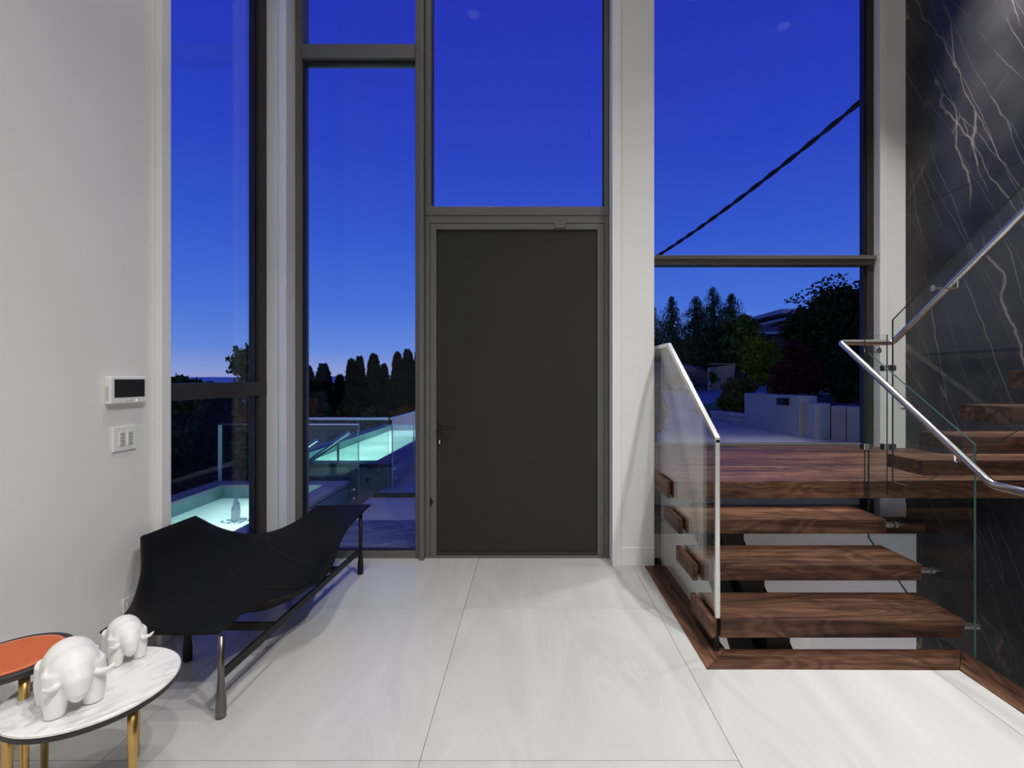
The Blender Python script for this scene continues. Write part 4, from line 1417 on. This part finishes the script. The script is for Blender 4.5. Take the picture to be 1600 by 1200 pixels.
MB().prism([lc + n1 * 0.0 + Vector((0, 0, 1.05 - lc.z)), lc + dd * 0.12 + Vector((0, 0, 1.05 - lc.z)), lc + dd * 0.12 + Vector((0, 0, 1.15 - lc.z)), lc + Vector((0, 0, 1.15 - lc.z))], n1 * 0.09).build('housing', M['black'], wl_, bevel=0.004)
# split face block wall
Bq0, Bq1 = gp(1163, 665), gp(1111, 656)
bw = empty('block_wall', (Bq0.x, Bq0.y, 0.55), 'low wall of pale split face blocks under the golden shrub', 'wall')
db = (Bq1 - Bq0); db.z = 0
L = db.length
db.normalize()
sb = Vector((db.y, -db.x, 0)) * 0.2
MB().prism([(Bq0.x + sb.x * .2, Bq0.y + sb.y * .2, 0.5), (Bq1.x + sb.x * .2, Bq1.y + sb.y * .2, 0.5), (Bq1.x + sb.x, Bq1.y + sb.y, 0.5), (Bq0.x + sb.x, Bq0.y + sb.y, 0.5)], (0, 0, 0.32)).build('mortar_core', M['concrete'], bw)
nb = 5
for cidx in range(3):
    z0 = 0.60 + cidx * 0.088
    h = 0.083 if cidx < 2 else 0.06
    for k in range(-1, nb):
        s0 = max(0, (k + (0.5 if cidx % 2 else 0)) * L / nb)
        s1 = min(L, (k + 1 + (0.5 if cidx % 2 else 0)) * L / nb)
        if s1 - s0 < 0.04: continue
        o_ = 0.02 if cidx == 2 else random.uniform(-0.004, 0.006)
        p0 = Bq0 + db * (s0 + 0.004) - sb.normalized() * o_
        p1 = Bq0 + db * (s1 - 0.004) - sb.normalized() * o_
        MB().prism([(p0.x, p0.y, z0), (p1.x, p1.y, z0), (p1.x + sb.x, p1.y + sb.y, z0), (p0.x + sb.x, p0.y + sb.y, z0)], (0, 0, h)).build('block', M['block'], bw, bevel=0.006)
# planting beds
bed = MB().prism([(3.9, 6.95, 0.4), (4.2, 6.6, 0.4), (5.0, 5.6, 0.4), (12, 5.6, 0.4), (12, 11.9, 0.4), (5.2, 11.4, 0.4), (4.5, 9.6, 0.4), (3.75, 8.2, 0.4)], (0, 0, 0.66))
tag(bed.build('ground_bed', M['soil']), 'raised planting bed behind the retaining walls', kind=ST)
bed2 = MB().prism([(3.72, 8.2, 0.4), (4.6, 8.2, 0.4), (4.6, 10.2, 0.4), (3.75, 9.9, 0.4), (3.47, 9.1, 0.4)], (0, 0, 0.42))
tag(bed2.build('ground_bed_low', M['soil']), 'low planting bed behind the block wall', kind=ST)
bkw = empty('garden_wall', (6.5, 11.2, 1.0), 'pale concrete wall behind the dark shrub by the driveway', 'wall')
MB().box(6.0, 10.0, 11.2, 11.4, 1.0, 1.50).build('wall_body', M['concrete'], bkw)

# golden shrub
mb = MB()
for (x, y, Y, r) in ((1146, 605, 9.1, 0.26), (1135, 628, 8.9, 0.24), (1152, 628, 8.8, 0.26), (1163, 606, 9.3, 0.24)):
    cloud(mb, px(x, y, Y), (r, r, r * 0.85), 900, 0.035, 0.4)
plant('golden_shrub', 'golden brown shrub above the block wall', 'shrub', mb, 'olive', (3.85, 9.0, 0.8), [((3.85, 9.0, 0.8), 0.03), ((3.85, 9.0, 1.2), 0.015)])
# lime green tree
mb = MB()
for (x, y, r) in ((1190, 560, 0.38), (1176, 570, 0.30), (1205, 548, 0.32), (1212, 575, 0.32), (1186, 590, 0.28), (1180, 540, 0.26), (1222, 558, 0.25)):
    cloud(mb, px(x, y, 10.6), (r, r, r * 0.9), 620, 0.05, 0.25)
p = px(1203, 612, 10.6)
plant('lime_tree', 'bright lime green young tree above the golden shrub', 'tree', mb, 'lime', (p.x, 10.6, 0.9), [((p.x, 10.6, 0.9), 0.03), ((p.x - 0.1, 10.6, 1.5), 0.022), ((p.x - 0.2, 10.6, 2.1), 0.012)])
# narrow cypress
p = px(1214, 552, 9.3)
mb = cone_col(MB(), p.x, 9.3, 1.0, 2.05, 0.16, 2600, 0.035)
plant('narrow_cypress', 'narrow yellow green cypress between lime tree and maple', 'tree', mb, 'cypress', (p.x, 9.3, 1.0), [((p.x, 9.3, 1.0), 0.03), ((p.x, 9.3, 1.8), 0.01)])
# red maple
mb = MB()
for (x, y, Y, r, n) in ((1242, 548, 8.2, 0.26, 900), (1228, 580, 8.0, 0.28, 1000), (1255, 575, 8.2, 0.38, 1300), (1222, 603, 7.8, 0.22, 700), (1268, 600, 8.0, 0.32, 1000), (1213, 598, 7.9, 0.16, 350), (1238, 605, 7.6, 0.2, 600), (1222, 612, 7.5, 0.13, 300)):
    cloud(mb, px(x, y, Y), (r, r, r * 0.8), n, 0.032, 0.25)
plant('red_maple', 'dark red maple leaning over the retaining wall', 'tree', mb, 'maple', (4.5, 8.1, 1.05), [((4.5, 8.1, 1.05), 0.04), ((4.45, 8.1, 1.5), 0.02)])
# large dark deciduous tree
mb = MB()
for (x, y, Y, r, n) in ((1300, 500, 10, 0.72, 3000), (1262, 505, 10, 0.55, 1900), (1320, 545, 9.8, 0.75, 3000), (1290, 570, 9.6, 0.7, 2600), (1262, 545, 9.9, 0.55, 1900),
                        (1345, 510, 10, 0.75, 2500), (1335, 590, 9.2, 0.5, 1600), (1300, 470, 10, 0.5, 1100), (1330, 470, 10, 0.5, 1100), (1240, 520, 10.2, 0.35, 800), (1375, 560, 9.8, 0.7, 2000)):
    cloud(mb, px(x, y, Y), (r, r, r * 0.85), n, 0.052, 0.2)
for _ in range(420):
    x, y = random.uniform(1225, 1352), random.uniform(425, 475)
    if y < 470 - 45 * math.exp(-((x - 1310) / 55) ** 2): continue
    leafquad(mb, px(x, y, random.uniform(9.7, 10.3)), random.uniform(0.03, 0.06), rnd())
p = px(1305, 600, 10)
plant('broadleaf_tree', 'large dark broadleaf tree above the driveway walls', 'tree', mb, 'decid', (p.x, 10, 1.05), [((p.x, 10, 1.05), 0.09), ((p.x, 10, 1.9), 0.06), ((p.x + 0.1, 10, 2.8), 0.02)])
# dark shrub over low wall
mb = cloud(MB(), px(1325, 610, 7.4), (0.32, 0.3, 0.24), 1500, 0.04, 0.2)
p = px(1325, 640, 7.4)
plant('dark_shrub', 'dark leafy shrub above the jointed concrete wall', 'shrub', mb, 'decid', (p.x, 7.4, 1.05))
# blue shadowed shrub at the window edge
mb = cloud(MB(), (1.62, 6.3, 1.0), (0.20, 0.25, 0.42), 900, 0.045, 0.3)
plant('dark_shrub', 'small dark shrub outside the glass beside the door pier', 'shrub', mb, 'decid', (1.62, 6.3, 0.6))

# big drooping conifers across the street
def conifer(x, y, Y, hw, label, n=80, zb=2.05, mat='spruce'):
    top = px(x, y, Y)
    base = gz(Y)
    mb = MB()
    H = top.z - base
    Rm = hw * Y / F
    for t_ in range(n):
        t = (t_ + random.random()) / n
        zc = top.z - (top.z - zb) * t
        nbr = 5 + int(6 * t)
        for k in range(nbr):
            a = random.random() * 6.283
            Rb = Rm * (0.04 + 0.96 * t ** 0.8) * random.uniform(0.45, 1.15)
            for s in range(9):
                q = (s + random.random()) / 9
                d = Vector((math.cos(a), math.sin(a), 0))
                p = Vector((top.x, Y, zc)) + d * Rb * q + Vector((0, 0, Rb * (0.22 * q - 0.5 * q * q)))
                sz = 0.13 * (0.5 + 0.8 * t)
                for w in range(2):
                    pp = p + rnd() * 0.10
                    L_ = sz * random.uniform(0.8, 1.9)
                    dr = Vector((random.uniform(-0.3, 0.3) + d.x * 0.3, random.uniform(-0.3, 0.3) + d.y * 0.3, -1)).normalized() * L_
                    wv = Vector((random.uniform(-1, 1), random.uniform(-1, 1), 0.1)).normalized() * sz * 0.22
                    mb.quad([pp - wv, pp + wv, pp + dr + wv * 0.25, pp + dr - wv * 0.25])
    root = plant('drooping_conifer', label, 'tree', mb, mat, (top.x, Y, base), [((top.x, Y, base), 0.22), ((top.x, Y, top.z - 0.3), 0.03)], )
    return root
conifer(1050, 464, 26, 62, 'slim pointed conifer across the street nearest the door pier', 44)
conifer(1088, 464, 25, 72, 'dark drooping conifer with a thin tip across the street', 52)
conifer(1113, 450, 27, 80, 'tallest dark drooping conifer across the street', 60)
conifer(1143, 460, 25, 78, 'broad drooping conifer with wide lower boughs', 60)
conifer(1020, 478, 26, 50, 'conifer partly hidden behind the door pier', 36)
mb = MB()
for (x, y, r) in ((1160, 515, 0.9), (1172, 535, 0.8), (1150, 545, 0.8)):
    cloud(mb, px(x, y, 22), (r, r, r), 900, 0.13, 0.3)
p = px(1160, 540, 22)
plant('bright_conifer', 'bright yellow green conifer bough beside the tall conifers', 'tree', mb, 'cypress', (p.x, 22, gz(22)), [((p.x, 22, gz(22)), 0.1), ((p.x, 22, 3), 0.03)])
for (x, y, Y, r, lab) in ((1103, 592, 21, 0.55, 'low leafy bush beside the parked car'), (1085, 560, 23.5, 0.9, 'dark bush under the conifers above the parked car')):
    p = px(x, y, Y)
    mb = cloud(MB(), p, (r, r, r * 0.7), 900, 0.10, 0.3)
    plant('street_bush', lab, 'shrub', mb, 'spruce' if r > .6 else 'green', (p.x, Y, gz(Y)))

# ochre house wall across the street
hw_ = empty('ochre_wall', (8.5, 21.5, gz(22)), 'ochre painted wall under the conifers across the street', 'wall')
pa, pb = px(1114, 600, 21.5), px(1149, 600, 21.5)
zt_ = px(0, 569, 21.5).z
MB().prism([(pa.x, 21.5, gz(22) - 0.1), (pb.x - 0.1, 21.5, gz(22) - 0.1), (pb.x, 21.5, zt_), (pa.x + 0.15, 21.5, zt_ - 0.12)], (0, 0.9, 0)).build('wall_body', M['ochre'], hw_, bevel=0.01)
MB().box(pa.x + 0.12, pb.x + 0.03, 21.46, 22.44, zt_ - 0.01, zt_ + 0.03).build('wall_cap', M['ochre'], hw_)
# neighbour house with flat overhanging roofs
nh = empty('neighbour_house', (18, 30, gz(30)), 'dark modern house with layered flat roofs behind the trees', 'house')
q0 = px(1205, 530, 30); q1 = px(1360, 530, 30)
MB().box(q0.x, q1.x + 4, 30, 38, gz(30) - 0.3, px(0, 505, 30).z).build('wall_body', M['house'], nh)
for (xa, ya, zt) in ((1216, 484, 0.25), (1222, 497, 0.16), (1230, 508, 0.18)):
    a_ = px(xa, ya, 29)
    MB().box(a_.x, q1.x + 5, 28.6, 38, a_.z - zt, a_.z).build('roof_slab', M['fascia'], nh)
MB().box(px(1238, 0, 30).x, q1.x + 4, 29.4, 38, px(0, 508, 30).z, px(0, 486, 30).z).build('upper_storey', M['house'], nh)
a_ = px(1178, 517, 29); b_ = px(1225, 505, 29)
MB().prism([(a_.x, 28.8, a_.z - 0.2), (a_.x, 28.8, a_.z), (b_.x + 1, 28.8, b_.z + 0.1), (q1.x, 28.8, b_.z + 0.1), (q1.x, 28.8, a_.z - 0.2)], (0, 8, 0)).build('lower_roof', M['roof'], nh)
MB().box(a_.x, b_.x + 6, 28.7, 28.8, a_.z - 0.22, a_.z - 0.08).build('gutter', M['fascia'], nh)
for x in (1250, 1275, 1300, 1325):
    w0, w1_ = px(x, 506, 29.4), px(x + 16, 490, 29.4)
    wn = MB().box(w0.x, w1_.x, 29.36, 29.41, w0.z, w1_.z).build('window', M['fascia'], nh)
    MB().box(w0.x + 0.06, w1_.x - 0.06, 29.34, 29.37, w0.z + 0.06, w1_.z - 0.06).build('pane', M['carglass'], wn)

# parked car
cz = gz(20)
car = empty('parked_car', (4.9, 20, cz), 'dark car parked under the conifers across the street', 'car')
prof = [(2.72, .32), (2.66, .75), (2.9, .95), (3.8, 1.02), (4.45, 1.45), (5.9, 1.50), (6.75, 1.28), (7.02, 1.02), (7.10, .70), (7.05, .34)]
body = MB().prism([(x, 19.1, cz + z * 0.8) for x, z in prof], (0, 1.8, 0)).build('body', M['carpaint'], car, bevel=0.09, seg=3)
for pts in ([(4.05, 1.03), (4.55, 1.40), (5.25, 1.43), (5.25, 1.03)], [(5.32, 1.03), (5.32, 1.43), (5.9, 1.43), (6.55, 1.22), (6.6, 1.03)]):
    MB().prism([(x, 19.085, cz + z * 0.8) for x, z in pts], (0, 0.03, 0)).build('side_window', M['carglass'], body)
for x in (3.55, 6.25):
    for y in (19.05, 20.7):
        w = MB().tube([(x, y, cz + 0.29), (x, y + 0.24, cz + 0.29)], 0.29, 24).build('wheel', M['tyre'], car)
        MB().tube([(x, y - 0.012, cz + 0.29), (x, y + 0.02, cz + 0.29)], 0.20, 20).build('hub', M['steel'], w)
tag(MB().box(6.96, 7.09, 19.08, 19.25, cz + 0.62, cz + 0.82).build('tail_light', M['redlens'], car, bevel=0.02), 'red tail light')
MB().box(4.2, 4.38, 19.0, 19.12, cz + 0.80, cz + 0.90).build('door_mirror', M['carpaint'], car, bevel=0.02)
MB().box(2.72, 3.0, 19.06, 19.25, cz + 0.54, cz + 0.66).build('head_light', M['plastic'], car, bevel=0.02)
# marker post
p0 = gp(1107, 612)
mp_ = empty('marker_post', tuple(p0), 'thin pale metal post at the street edge', 'post')
MB().tube([p0, p0 + Vector((0, 0, 1.0))], 0.03, 8).build('pole', M['galv'], mp_)
MB().box(p0.x - 0.09, p0.x + 0.09, p0.y - 0.02, p0.y + 0.02, p0.z + 0.30, p0.z + 0.42).build('plate', M['galv'], mp_)

# overhead cable
A, B, C_ = px(988, 423, 15.0), px(1372, 136, 7.4), Vector((4.0, 5.31, 5.95))
cp_, c2 = [], []
for k in range(81):
    t = k / 80
    p = lerp(A, B, t) - Vector((0, 0, 0.18 * 4 * t * (1 - t)))
    a_ = t * 55
    cp_.append(p + Vector((math.cos(a_), 0, math.sin(a_))) * 0.020)
    c2.append(p - Vector((math.cos(a_), 0, math.sin(a_))) * 0.020)
cp_.append(C_)
c2.append(C_ + Vector((0, 0, 0.03)))
oc = empty('overhead_cable', tuple(lerp(A, B, .5)), 'twisted black utility cable crossing the dusk sky', 'cable')
MB().tube(cp_, 0.026, 6).build('strand', M['cable'], oc, smooth=True)
MB().tube(c2, 0.026, 6).build('strand', M['cable'], oc, smooth=True)

up = empty('utility_pole', (A.x, A.y + 0.06, gz(15)), 'wooden utility pole carrying the overhead cable', 'pole')
MB().tube([(A.x, A.y + 0.15, gz(15) - 0.1), (A.x, A.y + 0.15, A.z + 0.8)], [0.14, 0.10], 12).build('shaft', M['bark'], up)
MB().box(A.x - 0.03, A.x + 0.03, A.y - 0.03, A.y + 0.06, A.z - 0.05, A.z + 0.05).build('insulator', M['galv'], up)
